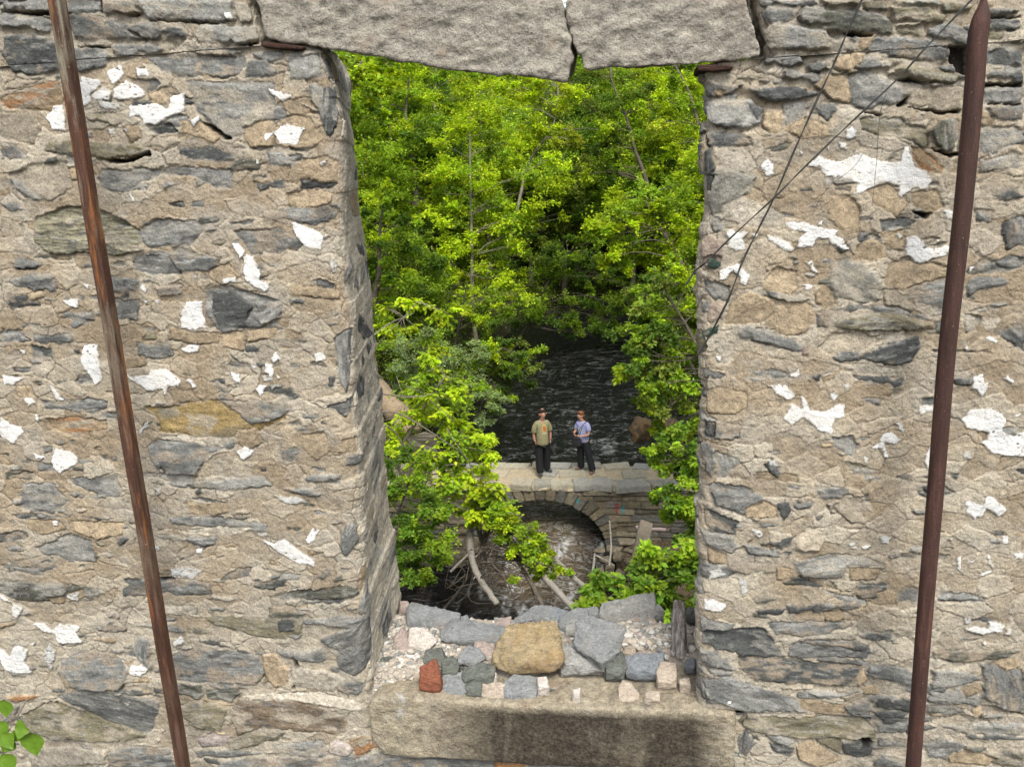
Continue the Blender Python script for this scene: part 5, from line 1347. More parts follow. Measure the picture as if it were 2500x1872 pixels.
def leaves(cent, rad, num, size, tone, rs, flat=.75, droop=0.0, pairs=False, squash=.7):
    """leaf blades gathered round twig ends: cent (k,3), rad (k,), num per clump"""
    cent = np.asarray(cent, float); k = len(cent); rad = np.broadcast_to(np.asarray(rad, float), (k,))
    n = k * num; idx = np.repeat(np.arange(k), num)
    if pairs:
        tw = max(1, num // 11); ti = np.tile(np.arange(num) % tw, k); tid = idx * tw + ti; nt_ = k * tw
        d0 = rs.normal(size=(nt_, 3)); d0[:, 2] = d0[:, 2] * .35 - .25; d0 /= np.linalg.norm(d0, axis=1)[:, None]
        b0 = rs.normal(size=(nt_, 3)) * .55 * rad[np.arange(nt_) // tw][:, None] * [1, 1, squash]
        tl = rs.rand(n); L = rad[idx] * .75 + .12
        p = cent[idx] + b0[tid] + d0[tid] * (tl * L)[:, None]; p[:, 2] -= .25 * L * tl ** 2
        side = np.where(rs.rand(n) < .5, 1, -1)
        sd = np.cross(d0[tid], [0, 0, 1.]); sd /= np.linalg.norm(sd, axis=1)[:, None] + 1e-6
        dirv = sd * side[:, None] + d0[tid] * .6 + rs.normal(size=(n, 3)) * .18; dirv[:, 2] -= .25
    else:
        v = rs.normal(size=(n, 3)); v /= np.linalg.norm(v, axis=1)[:, None]
        tw = 11; tid = idx * tw + rs.randint(tw, size=n); td = rs.normal(size=(k * tw, 3)); td[:, 2] = td[:, 2] * .55 + .15; td /= np.linalg.norm(td, axis=1)[:, None]
        tL = rs.uniform(.45, 1.5, k * tw); u = rs.rand(n) ** .7
        p = cent[idx] + td[tid] * (rad[idx] * tL[tid] * u)[:, None] + rs.normal(size=(n, 3)) * (rad[idx] * .17)[:, None] * [1, 1, squash]
        v = td[tid]
        dirv = rs.normal(size=(n, 3)) * [1, 1, .45] + v * .6; dirv[:, 2] -= droop
    dirv /= np.linalg.norm(dirv, axis=1)[:, None]
    nr = rs.normal(size=(n, 3)) * (1 - flat) + np.array([0, 0, flat]); nr -= dirv * (nr * dirv).sum(1)[:, None]; nr /= np.linalg.norm(nr, axis=1)[:, None] + 1e-6
    bt = np.cross(dirv, nr); s = size * rs.uniform(.6, 1.25, n)
    wv = .30
    V = np.stack([p, p + dirv * (s * .5)[:, None] + bt * (s * wv)[:, None] - nr * (s * .08)[:, None], p + dirv * s[:, None] - nr * (s * .12)[:, None], p + dirv * (s * .5)[:, None] - bt * (s * wv)[:, None] - nr * (s * .08)[:, None]], 1)
    V[:, [1, 3]] += nr[:, None] * (s * .10)[:, None, None]
    o = np.arange(n) * 4
    F = np.stack([np.stack([o, o + 1, o + 2], 1), np.stack([o, o + 2, o + 3], 1)], 1).reshape(-1, 3)
    base = np.array([TONE[t] for t in (tone if isinstance(tone, (list, tuple)) else [tone] * k)])[idx]
    cl = rs.uniform(.70, 1.25, k)[idx]; lf = rs.uniform(.75, 1.25, n)
    C = base * (cl * lf)[:, None] * np.stack([rs.uniform(.85, 1.25, n), np.ones(n), rs.uniform(.7, 1.4, n)], 1)
    return V.reshape(-1, 3), F, np.repeat(np.clip(C, 0, .8), 4, 0)
def limb(a, b, r0, r1, rs, sag=.12, n=9):
    a = np.asarray(a, float); b = np.asarray(b, float); L = np.linalg.norm(b - a); u = np.linspace(0, 1, n)[:, None]
    P = a + (b - a) * u + np.sin(u * math.pi) * np.array([rs.uniform(-1, 1), rs.uniform(-1, 1), rs.uniform(-.3, 1)]) * L * sag + rs.normal(size=(n, 3)) * L * .008
    P[0] = a; P[-1] = b
    return tube(P, np.linspace(r0, r1, n), 6), P
def make_tree(base, cent, rad, num, size, tone, rs, r0=.16, topf=.75, bark=None, flat=.7, pairs=False, droop=0., twigs=True, lean=None, squash=.7, trunk_pts=None):
    cent = np.asarray(cent, float); parts = []
    ctr = cent.mean(0); top = np.array([ctr[0], ctr[1], cent[:, 2].max() * topf + ctr[2] * (1 - topf)])
    if trunk_pts is not None: tp = smoothpath(trunk_pts, 16)
    else:
        tp = np.array([np.asarray(base) + (top - base) * u for u in np.linspace(0, 1, 14)]); L = np.linalg.norm(top - base)
        tp[1:-1, :2] += np.cumsum(rs.normal(size=(12, 2)), 0) * L * .006
    parts.append(tube(tp, np.linspace(r0, r0 * .18, len(tp)) * (1 + .6 * np.exp(-np.linspace(0, 12, len(tp)))), 9))
    for c, r in zip(cent, np.broadcast_to(rad, (len(cent),))):
        d = np.linalg.norm(tp - c, axis=1) + np.abs(tp[:, 2] - (c[2] - .35 * np.linalg.norm((tp - c)[:, :2], axis=1))) * .6
        j = int(np.argmin(d)); rr = r0 * (1 - .8 * j / len(tp)) * .45
        
        if rs.rand() > .5: continue
        t_, P = limb(tp[j], c, max(rr * .7, .010), .005, rs); parts.append(t_)
        if twigs:
            for _ in range(2):
                e = c + rs.normal(size=3) * r * .75 * [1, 1, .6]; parts.append(limb(P[5 + rs.randint(3)], e, .007, .003, rs, .1, 5)[0])
    lv = leaves(cent, rad, num, size, tone, rs, flat, droop, pairs, squash)
    return cat(parts)[:2], lv
def add_tree(name, label, cat_, tr, lv, bark, loc, group=None, part='trunk', crown='crown'):
    o = empty(name, tuple(loc)); tag(o, label, cat_, group)
    V, F = tr; link(part, quads(part, V, F), bark, o)
    link(crown, mesh_np(crown, lv[0], lv[1], lv[2], False), M_leaf, o); return o

# ------------------------------------------------------------------ ground, river
def g_h(x, y):
    x = np.asarray(x, float); y = np.asarray(y, float)
    cxr = -2.9 - .5 * sstep(20, 50, y)
    hw = np.interp(y, [-50, 5, 17, 19, 30, 45, 56, 60, 200], [4.2, 4.2, 4.0, 4.6, 4.0, 3.3, 2.4, 0, 0])
    bend = sstep(50, 62, y) * 0
    d = np.abs(x - cxr) - hw
    bank = np.where(x < cxr, 1.0, 1.15)
    hi = .5 + .75 * np.clip(d, 0, 3) * bank + .30 * np.clip(d - 3, 0, 60)
    z = np.where(d < 0, -1.2, -1.2 + (hi + 1.2) * sstep(-.3, 1.2, d))
    far = sstep(54, 64, y) * (1.0 + .22 * np.clip(y - 58, 0, 80)); z = np.maximum(z, far * (y > 54) + z * (y <= 54)) if True else z
    near = 4.6 * (1 - sstep(2.0, 7.5, y)); nearm = 1 - sstep(2.0, 7.5, y)
    z = z * (1 - nearm) + 4.6 * nearm
    return z + .18 * fb(x * .5, y * .5, 60) * (1 - nearm) + .05 * fb(x * 2, y * 2, 61) * (1 - nearm)
gx = np.concatenate([np.arange(-90, -16, 3.), np.arange(-16, 12, .3), np.arange(12, 90, 3.)]); gy = np.concatenate([np.arange(-60, 0, 4.), np.arange(0, 66, .35), np.arange(66, 190, 4.)])
X, Y = np.meshgrid(gx, gy)
t = NT('forest floor'); g = t.noise(3, 6, .7); g1 = t.noise(30, 4, .7)
c = t.ramp(g, [(.35, (.035, .03, .02)), (.5, (.06, .05, .03)), (.65, (.035, .055, .02))])
mm = t.out(t.mix(1.0, c, t.ramp(g1, [(.3, .6), (.7, 1.4)]), 'MULTIPLY'), .95, t.bump(g1, .05, 1), .1)
o = link('ground', mesh_np('ground', np.stack([X, Y, g_h(X, Y)], -1).reshape(-1, 3), grid_faces(*X.shape)), mm); tag(o, kind='structure')
# water
def water():
    xs = np.arange(-9.2, 3.4, .045); ys = np.concatenate([np.arange(6, 30, .045), np.arange(30, 62, .10)])
    X, Y = np.meshgrid(xs, ys); ax = np.abs(X + 2.55)
    chute = sstep(2.1, 1.5, ax); zu = .80
    zl = -.42
    prof = np.interp(Y, [13, 14.5, 16.0, 17.2, 18.6, 20.0], [0, .10, .22, .62, .95, 1.0])
    base = np.where(Y > 18.2, zl + (zu - zl) * np.maximum(prof, (Y > 18.6) * 1.0), zl + (zu - zl) * prof * chute)
    base = np.where((Y > 18.2) & (Y < 20), zl + (zu - zl) * np.where(chute > .3, prof, 1.0), base)
    rough = np.where(Y < 18, .3 + .9 * sstep(3.2, .6, np.abs(X + 2.9 - (Y - 17) * .1)), .25 + .5 * sstep(34, 20, Y) + .35 * sstep(-5.5, -1, X))
    wv = fb(X * 2.2 + .5 * fb(X, Y, 3), Y * 1.1, 70, 4, .6)
    rid = 1 - np.abs(fb(X * 1.6 + 9, Y * .8, 71, 3, .6)) * 2
    Z = base + .05 * wv * rough + .035 * rid * rough + .02 * fb(X * 7, Y * 4, 72, 2) * rough
    # foam, brown water and the mask of the painted glints
    md = np.exp(-((X + 2.75) / .75) ** 2 - ((Y - 16.75) / .75) ** 2); Z += .34 * md; Z += .10 * fb(X * 5, Y * 5, 92, 3) * sstep(-2.3, -1.9, X) * sstep(-.9, -1.2, X) * sstep(18, 17, Y) * sstep(14.5, 15.5, Y)
    st = fb(X * 3.5 + .8 * fb(X * 1.2, Y * .8, 5), Y * .9, 73, 4, .65)
    out = sstep(17.9, 16.9, Y) * sstep(11, 15.5, Y) * sstep(2.3, .4, np.abs(X + 2.75 + (17 - Y) * .12))
    foam = sstep(.24, .62, st + .30 * out - .08 + .14 * sstep(-5, 0, X) * (Y > 19) * sstep(36, 22, Y)) * (.35 + .35 * out)
    foam = np.clip(foam, 0, 1) * np.where(Y > 19, .55, 1) * np.where(Y > 36, .4, 1)
    brown = sstep(2.0, .3, np.abs(X + 2.75)) * sstep(19.6, 18.6, Y) * sstep(14, 16.5, Y) * (.75 + .6 * fb(X * 2, Y * 1.5, 75)) + .12 * (Y < 16) * sstep(.1, .5, st + .1)
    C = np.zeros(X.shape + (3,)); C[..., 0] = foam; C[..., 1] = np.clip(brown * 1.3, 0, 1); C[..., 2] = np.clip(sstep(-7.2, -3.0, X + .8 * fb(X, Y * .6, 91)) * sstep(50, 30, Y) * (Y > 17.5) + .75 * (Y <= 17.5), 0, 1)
    t = NT('dark river water'); a = t.n('ShaderNodeSeparateColor', i_Color=t.attr().outputs['Color'])
    mp = t.n('ShaderNodeMapping', i_Vector=t.co()); mp.inputs['Rotation'].default_value = (0, 0, -.45); mp.inputs['Scale'].default_value = (.42, 1.0, 1); v = mp.outputs[0]; n1 = t.noise(2.2, 4, .6, v, 1.0); n2_ = t.noise(7, 4, .6, v, .6)
    c = t.mix(a.outputs[1], (.003, .003, .003), (.12, .09, .055))
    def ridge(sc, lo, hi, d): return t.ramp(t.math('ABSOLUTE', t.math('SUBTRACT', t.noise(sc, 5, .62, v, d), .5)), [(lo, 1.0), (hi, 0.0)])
    br = t.noise(3.2, 4, .65, v, .5); glint = t.math('MULTIPLY', t.math('MULTIPLY', ridge(2.6, .006, .035, 1.0), t.ramp(br, [(.48, 0.0), (.60, 1.0)])), t.ramp(a.outputs[2], [(0.0, 0.0), (1.0, .30)]))  # sky glints on the ripples, painted into the water colour
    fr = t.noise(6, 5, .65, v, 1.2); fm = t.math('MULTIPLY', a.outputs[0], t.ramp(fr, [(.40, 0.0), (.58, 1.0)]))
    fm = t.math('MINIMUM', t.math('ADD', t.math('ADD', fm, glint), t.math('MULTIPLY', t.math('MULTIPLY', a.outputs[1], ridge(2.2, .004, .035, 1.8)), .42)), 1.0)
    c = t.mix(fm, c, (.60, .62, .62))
    nr = t.bump(n2_, .07, 1, t.bump(n1, .24, 1))
    m = t.out(c, t.math('ADD', t.math('MULTIPLY', fm, .6), .06), nr, .22)
    o = link('river', mesh_np('river', np.stack([X, Y, Z], -1).reshape(-1, 3), grid_faces(*X.shape), C.reshape(-1, 3)), m); tag(o, kind='structure')
water()

# ------------------------------------------------------------------ arched stone dam
def dam():
    root = empty('arched_stone_dam', (-2.6, 17.9, -1)); tag(root, 'old stone dam wall with a round arch spanning the stream', 'dam')
    rs = np.random.RandomState(8); yf, yb = 17.22, 18.95; cx, hw = -2.62, 1.68
    zc_ = float(ony(1479, 1340, yf)[2]); zt_ = float(ony(1320, 1221, yf)[2]); rz = zt_ - zc_
    blocks = []
    BF = [(0, 1, 2, 3), (7, 6, 5, 4), (0, 4, 5, 1), (1, 5, 6, 2), (2, 6, 7, 3), (3, 7, 4, 0)]
    def blk(q, y0, y1, c, j=.012):
        """q: four (x,z) corners"""
        bm = bmesh.new(); v = [bm.verts.new((x + rs.uniform(-j, j), y0 + rs.uniform(-j, j) * 1.5, z + rs.uniform(-j, j))) for x, z in q] + [bm.verts.new((x, y1, z)) for x, z in q]
        for f in BF: bm.faces.new([v[i] for i in f])
        bmesh.ops.recalc_face_normals(bm, faces=bm.faces)
        bmesh.ops.bevel(bm, geom=bm.edges[:], offset=.022, segments=2, affect='EDGES')
        bmesh.ops.triangulate(bm, faces=bm.faces)
        bm.verts.index_update(); V = np.array([p.co[:] for p in bm.verts]); F = np.array([[p.index for p in f.verts] for f in bm.faces]); bm.free()
        blocks.append((V, F, c))
    def stonecol():
        b = np.array([(.15, .125, .085), (.17, .145, .10), (.12, .105, .08), (.19, .165, .12), (.13, .125, .11)][rs.randint(5)]); return b * rs.uniform(.8, 1.25)
    def E(a, k=0.): return (cx + (hw + k) * math.cos(a), zc_ + (rz + k) * math.sin(a))
    n = 23; A = np.linspace(-.12, math.pi + .12, n + 1) + np.r_[0, rs.uniform(-.03, .03, n - 1), 0]
    for i in range(n):
        k = rs.uniform(.34, .50); g = .006
        q = [E(A[i] + g), E(A[i + 1] - g), E(A[i + 1] - g, k), E(A[i] + g, k)]; q = [(a, min(b, 1.86)) for a, b in q]
        blk(q, yf - rs.uniform(.0, .03), yb, stonecol() * .92)
    z = -1.2
    while z < 1.80:
        h = min(rs.uniform(.10, .24), 1.84 - z); x = -9.5 + rs.uniform(0, .3)
        if h < .05: break
        while x < 5.2:
            w_ = rs.uniform(.22, .70); mx, mz = x + w_ / 2, z + h / 2
            fr = [math.hypot((px - cx) / (hw + .30), (pz - zc_) / (rz + .30)) if pz > zc_ else abs(px - cx) / (hw + .0) for px in (x + .02, x + w_ - .02) for pz in (z, z + h)]
            if sorted(fr)[1] > 1.0 and min(fr) > .92:
                c = stonecol()
                blk([(x + .006, z + .006), (x + w_ - .006, z + .006), (x + w_ - .006, z + h - .006), (x + .006, z + h - .006)], yf + rs.uniform(-.02, .03), yf + .5, c)
                blk([(x + .006, z + .006), (x + w_ - .006, z + .006), (x + w_ - .006, z + h - .006), (x + .006, z + h - .006)], yb - rs.uniform(.3, .4), yb, c)
            x += w_
        z += h
    V, F, C = cat(blocks)
    t = NT('damp dam stone'); g = t.noise(9, 5, .7, t.mapped((1, 1, 2))); g1 = t.noise(60, 3, .7); mo = t.noise(2.2, 4, .6)
    c = t.mix(1.0, t.attr().outputs['Color'], t.ramp(g, [(.3, .55), (.7, 1.5)]), 'MULTIPLY'); c = t.mix(1.0, c, t.ramp(g1, [(.3, .75), (.7, 1.25)]), 'MULTIPLY')
    c = t.mix(t.ramp(mo, [(.56, 0.0), (.68, .5)]), c, (.07, .09, .03))
    sep = t.n('ShaderNodeSeparateXYZ', i_Vector=t.co()); sn = t.noise(11, 4, .7)       # faded sprayed marks
    for (px_, py_, w_, h_, pc) in ((1506, 1240, .07, .17, (.24, .045, .04)), (1521, 1245, .03, .14, (.04, .27, .29)), (1521, 1243, .08, .03, (.04, .27, .29)), (1410, 1222, .06, .08, (.05, .24, .26)), (1660, 1200, .09, .11, (.04, .27, .30)), (1636, 1207, .05, .07, (.04, .27, .30))):
        p = ony(px_, py_, yf)
        dx = t.math('DIVIDE', t.math('SUBTRACT', sep.outputs[0], float(p[0])), w_); dz = t.math('DIVIDE', t.math('SUBTRACT', sep.outputs[2], float(p[2])), h_)
        dd = t.math('ADD', t.math('ADD', t.math('MULTIPLY', dx, dx), t.math('MULTIPLY', dz, dz)), t.math('MULTIPLY', t.math('SUBTRACT', sn, .5), 2.5))
        c = t.mix(t.ramp(dd, [(.55, .75), (1.0, 0.0)]), c, pc)
    M_dam = t.out(c, .9, t.bump(g1, .01, .8, t.bump(g, .04, .8)), .2)
    link('stone_face', mesh_np('face', V, F, C, False), M_dam, root)
    # mortared core with the arch cut through
    out = [(-9.5, -1.4), (cx - hw - .03, -1.4)] + [E(a, .03) for a in np.linspace(math.pi, 0, 24)] + [(cx + hw + .03, -1.4), (5.2, -1.4), (5.2, 1.86), (-9.5, 1.86)]
    bm = bmesh.new(); a = [bm.verts.new((x, yf + .06, z)) for x, z in out]; b = [bm.verts.new((x, yb - .05, z)) for x, z in out]
    bm.faces.new(a); bm.faces.new(b[::-1]); k = len(a)
    for i in range(k): bm.faces.new((a[i], b[i], b[(i + 1) % k], a[(i + 1) % k]))
    bmesh.ops.recalc_face_normals(bm, faces=bm.faces); bmesh.ops.triangulate(bm, faces=bm.faces)
    me = bpy.data.meshes.new('core'); bm.to_mesh(me); bm.free()
    link('mortar_core', me, mat_rock('dam mortar', (.20, .16, .11), .3, .2), root)
    # cream mortar top and cap stones
    X, Y = np.meshgrid(np.arange(-9.4, 5.1, .03), np.arange(yf - .02, yb + .01, .03))
    Zt = 1.945 + .045 * fb(X * 3, Y * 3, 81) + .02 * fb(X * 11, Y * 11, 82); ed = np.minimum(Y - yf + .02, yb - Y); Zt -= .13 * (1 - sstep(0, .16, ed + .06 * fb(X * 4, Y * 4, 88))) 
    link('mortar_top', mesh_np('top', np.stack([X, Y, Zt], -1).reshape(-1, 3), grid_faces(*X.shape)), mat_rock('cream mortar top', (.46, .39, .27), .25, .2, .12), root)
    blocks.clear()
    def cap(x0, x1, y0, y1, zt, th, c):
        bm = bmesh.new(); j = .06
        P = [(x0, y0), (x1, y0), (x1, y1), (x0, y1)]; P = [(a + rs.uniform(-j, j), b + rs.uniform(-j, j)) for a, b in P]
        t1, t2 = rs.uniform(-.006, .006), rs.uniform(-.006, .006)
        rt = rs.uniform(-.22, .22); mx_, my_ = (x0 + x1) / 2, (y0 + y1) / 2; P = [(mx_ + (a - mx_) * math.cos(rt) - (b - my_) * math.sin(rt), my_ + (a - mx_) * math.sin(rt) + (b - my_) * math.cos(rt)) for a, b in P]
        v = [bm.verts.new((a, b, zt - th)) for a, b in P] + [bm.verts.new((a, b, zt + (t1 if i in (0, 1) else t2))) for i, (a, b) in enumerate(P)]
        for f in BF: bm.faces.new([v[i] for i in f])
        bmesh.ops.recalc_face_normals(bm, faces=bm.faces); bmesh.ops.bevel(bm, geom=bm.edges[:], offset=.02, segments=2, affect='EDGES'); bmesh.ops.triangulate(bm, faces=bm.faces)
        bm.verts.index_update(); V = np.array([p.co[:] for p in bm.verts]); F = np.array([[p.index for p in f.verts] for f in bm.faces]); bm.free(); blocks.append((V, F, c))
    for row, (ya, yb_) in enumerate(((yf - .05, yf + .55), (yf + .58, yf + 1.18), (yf + 1.2, yb + .02))):
        x = -9.4 + rs.uniform(0, .3)
        while x < 5:
            w_ = rs.uniform(.4, .95)
            need = (row >= 1 and -3.05 < x + w_ / 2 < -1.0)
            if rs.rand() < (.62, .6, .85)[row] or need:
                gy_ = np.array([(.27, .26, .22), (.33, .30, .23), (.26, .255, .23), (.36, .31, .225)][rs.randint(4)]) * rs.uniform(.9, 1.1)
                cap(x + .015, x + w_ - .015, ya + rs.uniform(0, .06), yb_ - rs.uniform(0, .06), 1.997 - (0 if need else rs.uniform(0, .04)), .16, gy_)
            x += w_
    V, F, C = cat(blocks)
    t = NT('dam cap stone'); g = t.noise(8, 5, .7); g1 = t.noise(60, 3, .7)
    c = t.mix(1.0, t.attr().outputs['Color'], t.ramp(g, [(.3, .72), (.7, 1.25)]), 'MULTIPLY'); c = t.mix(1.0, c, t.ramp(g1, [(.3, .8), (.7, 1.2)]), 'MULTIPLY')
    link('cap_stones', mesh_np('caps', V, F, C, False), t.out(c, .9, t.bump(g1, .01, .8, t.bump(g, .03, .8)), .2), root)
dam()
# ------------------------------------------------------------------ wood and bushes, nearest first
def clp(L, D, jd=0.6, sub=3, rs=None, k=.78):
    """clumps seen round these points at about this distance; each is broken into smaller ones"""
    C = []; R_ = []
    for (px, py, r) in L:
        for _ in range(sub):
            d = D + rs.uniform(-jd, jd); q = atd(px + rs.normal() * r * .62, py + rs.normal() * r * .5, d); C.append(q); R_.append(r * d / FPX * k * rs.uniform(.3, .95))
    return np.array(C), np.array(R_)
def gz(x, y): return float(g_h(np.array([float(x)]), np.array([float(y)]))[0])
def px_tree(name, label, cat_, L, D, base, size, num, tone, seed, r0=.14, bark=None, sub=3, jd=.8, pairs=False, flat=.7, droop=.1, group=None, trunk_px=None, twigs=True, k=.80, part='trunk', crown='crown', squash=.75):
    if D > 22: size = size * .74; num = int(num * 1.0); sub = sub * 2
    elif not pairs: sub = sub + 2; size *= .9
    rs = np.random.RandomState(seed); C, R_ = clp(L, D, jd, sub, rs, k)
    b = np.array([base[0], base[1], gz(*base) - .15])
    tp = None
    if trunk_px is not None: tp = [b] + [atd(*q) for q in trunk_px]
    tn = tone if isinstance(tone, str) else [tone[rs.choice(len(tone))] for _ in range(len(C))]
    tr, lv = make_tree(b, C, R_, num, size, tn, rs, r0, bark=bark, pairs=pairs, flat=flat, droop=droop, twigs=twigs, squash=squash, trunk_pts=tp)
    return add_tree(name, label, cat_, tr, lv, bark or M_bark, b, group, part, crown)
T = px_tree
# middle distance, seen through the opening from top left to bottom right
T('maple_tree', 'bright lime green tree with pale slender trunk in the middle of the opening', 'tree',
  [(1160,270,55),(1100,330,50),(1210,330,55),(1140,400,50),(1060,430,45),(1200,440,60),(1290,430,60),(1360,440,45),(1120,490,50),(1180,530,55),(1250,520,50),(1060,500,40),(1150,600,50),(1230,610,45),(1100,590,40),(1180,680,50),(1120,670,40),(1240,680,40),(1290,540,40),(1150,740,35)], 37, (-6.9, 33.5), .20, 260, ['lime','lime','lime','mid'], 1, .13, M_pale, sub=3, jd=1.6, trunk_px=[(1158,800,37),(1152,600,37),(1148,420,37),(1146,260,37)])
T('maple_tree', 'lime green tree with white forked branches just under the split lintel', 'tree',
  [(1290,250,45),(1340,220,45),(1270,300,50),(1350,310,50),(1400,330,40),(1310,350,40),(1260,380,40),(1380,230,35),(1300,190,40),(1200,230,45),(1140,200,40)], 43, (-9.0, 41), .21, 260, ['lime','lime','yel'], 2, .12, M_pale, sub=3, jd=1.2, trunk_px=[(1240,600,43),(1290,400,43),(1350,310,43),(1363,215,43)])
T('ash_tree', 'green tree with a dark twisting trunk at the upper left of the opening', 'tree',
  [(960,230,50),(1000,180,50),(1080,200,50),(930,300,45),(980,300,45),(1040,260,45),(920,380,40),(1000,400,45),(1070,290,40),(900,440,40),(960,460,50),(1020,470,45)], 40, (-11.5, 36), .20, 240, ['lime','mid','lime'], 3, .22, M_bark, sub=3, jd=1.5, trunk_px=[(1020,640,40),(1012,420,40),(990,300,40),(1000,180,40)])
T('leafy_tree', 'large leaved green tree touching the top left corner of the opening', 'tree',
  [(880,180,40),(910,150,45),(895,230,40),(930,200,35),(870,270,30)], 24, (-10.5, 20), .20, 200, ['mid','lime'], 4, .15, M_bark, sub=3, jd=.6)
T('tall_tree', 'dull green tree with two straight pale trunks behind the left trees', 'tree',
  [(1060,150,50),(1120,160,45),(1000,130,50),(1100,250,45),(900,340,50),(1050,380,50)], 50, (-11, 47), .22, 240, ['olive','mid','dark'], 5, .2, M_pale, sub=3, jd=1.5, trunk_px=[(1060,480,50),(1062,250,50),(1066,130,50)])
T('maple_tree', 'mid green tree leaning in from the right below the middle of the opening', 'tree',
  [(1480,500,50),(1540,490,50),(1600,510,50),(1650,480,50),(1690,530,40),(1510,560,50),(1580,570,50),(1640,580,50),(1460,560,35),(1690,610,40),(1560,630,40),(1620,640,40),(1500,610,35)], 29, (3.6, 24), .17, 280, ['lime','mid','lime'], 6, .2, M_bark, sub=3, jd=1.2)
T('maple_tree', 'bright yellow green tree at the upper right edge of the opening', 'tree',
  [(1620,200,50),(1680,200,45),(1650,270,50),(1700,300,45),(1600,330,45),(1660,360,50),(1580,340,35),(1640,430,50),(1690,420,45),(1610,150,40),(1700,140,40)], 35, (4.8, 32), .18, 280, ['lime','yel','lime','mid'], 7, .2, M_bark, sub=3, jd=1.4)
T('leafy_tree', 'soft dull green tree behind the right hand trees', 'tree',
  [(1440,180,50),(1500,170,55),(1560,180,50),(1460,260,50),(1520,250,55),(1580,250,40),(1450,350,50),(1510,340,50),(1420,420,40),(1480,420,45)], 48, (2.6, 47), .20, 260, ['olive','mid','dark','olive'], 8, .2, M_bark, sub=3, jd=1.8)
T('river_bush', 'dark leafy bush hanging over the far end of the stream', 'bush',
  [(1260,690,50),(1330,680,50),(1400,690,50),(1470,700,45),(1300,740,40),(1380,750,40),(1450,760,40),(1510,740,35),(1300,780,32),(1380,788,32),(1450,790,32),(1520,785,30),(1340,640,45),(1430,640,45),(1500,660,40),(1250,620,40),(1380,600,40)], 43, (-7.2, 40), .17, 280, ['mid','dark','dark','mid'], 9, .12, M_bark, sub=3, jd=1.5, part='stem', crown='foliage')
T('river_bush', 'green bush drooping over the water beside the brown bank', 'bush',
  [(1180,790,35),(1150,740,40),(1230,750,35),(1260,730,30),(1100,770,40),(1060,700,45),(1000,720,45)], 34, (-8.2, 31), .14, 280, ['mid','mid','lime','dark'], 10, .1, M_bark, sub=3, jd=1, part='stem', crown='foliage')
T('willow_bush', 'grey green willow bush on the left bank of the stream', 'bush',
  [(1060,830,50),(1010,860,50),(1110,850,50),(1140,900,50),(1080,920,55),(1010,930,45),(1180,960,40),(1130,980,45),(1190,1000,30),(1160,1040,35),(1210,975,22),(1060,990,40),(1000,1000,40),(960,900,40)], 26, (-8.4, 22.5), .12, 420, ['willow','willow','willow','mid'], 11, .14, M_bark, sub=3, jd=1, flat=.35, part='stem', crown='foliage')
T('river_bush', 'green bush with yellow tips between the willow and the stream', 'bush',
  [(1200,860,40),(1240,880,40),(1260,910,35),(1220,930,35),(1180,880,35),(1250,860,30),(1270,890,22),(1225,965,22)], 28, (-7.8, 25.5), .12, 380, ['mid','olive','lime','dark'], 12, .1, M_bark, sub=3, jd=.8, part='stem', crown='foliage')
T('ash_tree', 'dense mid green tree low at the left edge of the opening', 'tree',
  [(920,600,45),(960,560,45),(900,530,40),(1000,620,45),(940,660,45),(1010,560,40),(930,730,40),(1000,680,40),(910,800,40),(960,820,35),(940,480,35)], 30, (-10, 26), .15, 300, ['mid','mid','dark','lime'], 13, .2, M_bark, sub=3, jd=1.2)
T('sapling', 'small yellow green sapling reaching in from the left jamb', 'sapling',
  [(940,745,28),(975,735,26),(1020,750,26),(1060,765,24),(1100,765,24),(1120,755,16),(930,790,22),(1000,800,14)], 20, (-10.2, 16), .13, 70, 'lime', 14, .04, M_pale, sub=2, jd=.3, pairs=True, twigs=False)
T('riverside_tree', 'light green tree hanging over the right side of the stream', 'tree',
  [(1640,700,50),(1690,660,50),(1600,780,45),(1660,790,50),(1700,760,45),(1570,840,35),(1620,860,45),(1680,860,45),(1550,900,28),(1600,930,40),(1660,940,45),(1700,960,40),(1570,970,30),(1620,1000,35),(1690,1030,40),(1640,1050,30),(1580,800,35),(1575,870,35),(1590,930,30),(1620,760,45),(1570,770,26)], 19, (3.4, 16.0), .115, 330, ['mid','mid','lime','olive','dark'], 15, .1, M_bark, sub=3, jd=1.0, droop=.4)
T('riverside_tree', 'pale green thin twigged bush above the right bank of the stream', 'bush',
  [(1600,720,45),(1650,740,50),(1700,720,45),(1590,790,40),(1640,820,50),(1690,850,50),(1548,770,36),(1565,830,32),(1560,720,40)], 27, (2.6, 23.5), .13, 300, ['olive','mid','dark'], 16, .1, M_bark, sub=3, jd=.8, part='stem', crown='foliage')
T('creeper_bush', 'leafy bush climbing beside the right end of the dam', 'bush',
  [(1640,1090,30),(1690,1100,38),(1650,1150,35),(1700,1170,40),(1600,1130,18),(1630,1200,24),(1680,1240,38),(1700,1290,38),(1640,1260,20),(1600,1200,12),(1700,1340,35),(1590,1105,14),(1650,1060,24),(1680,1120,36),(1690,1200,36)], 15.5, (2.4, 12.3), .10, 210, ['mid','mid','dark','fern'], 17, .07, M_bark, sub=3, jd=.6, droop=.3, part='stem', crown='foliage')
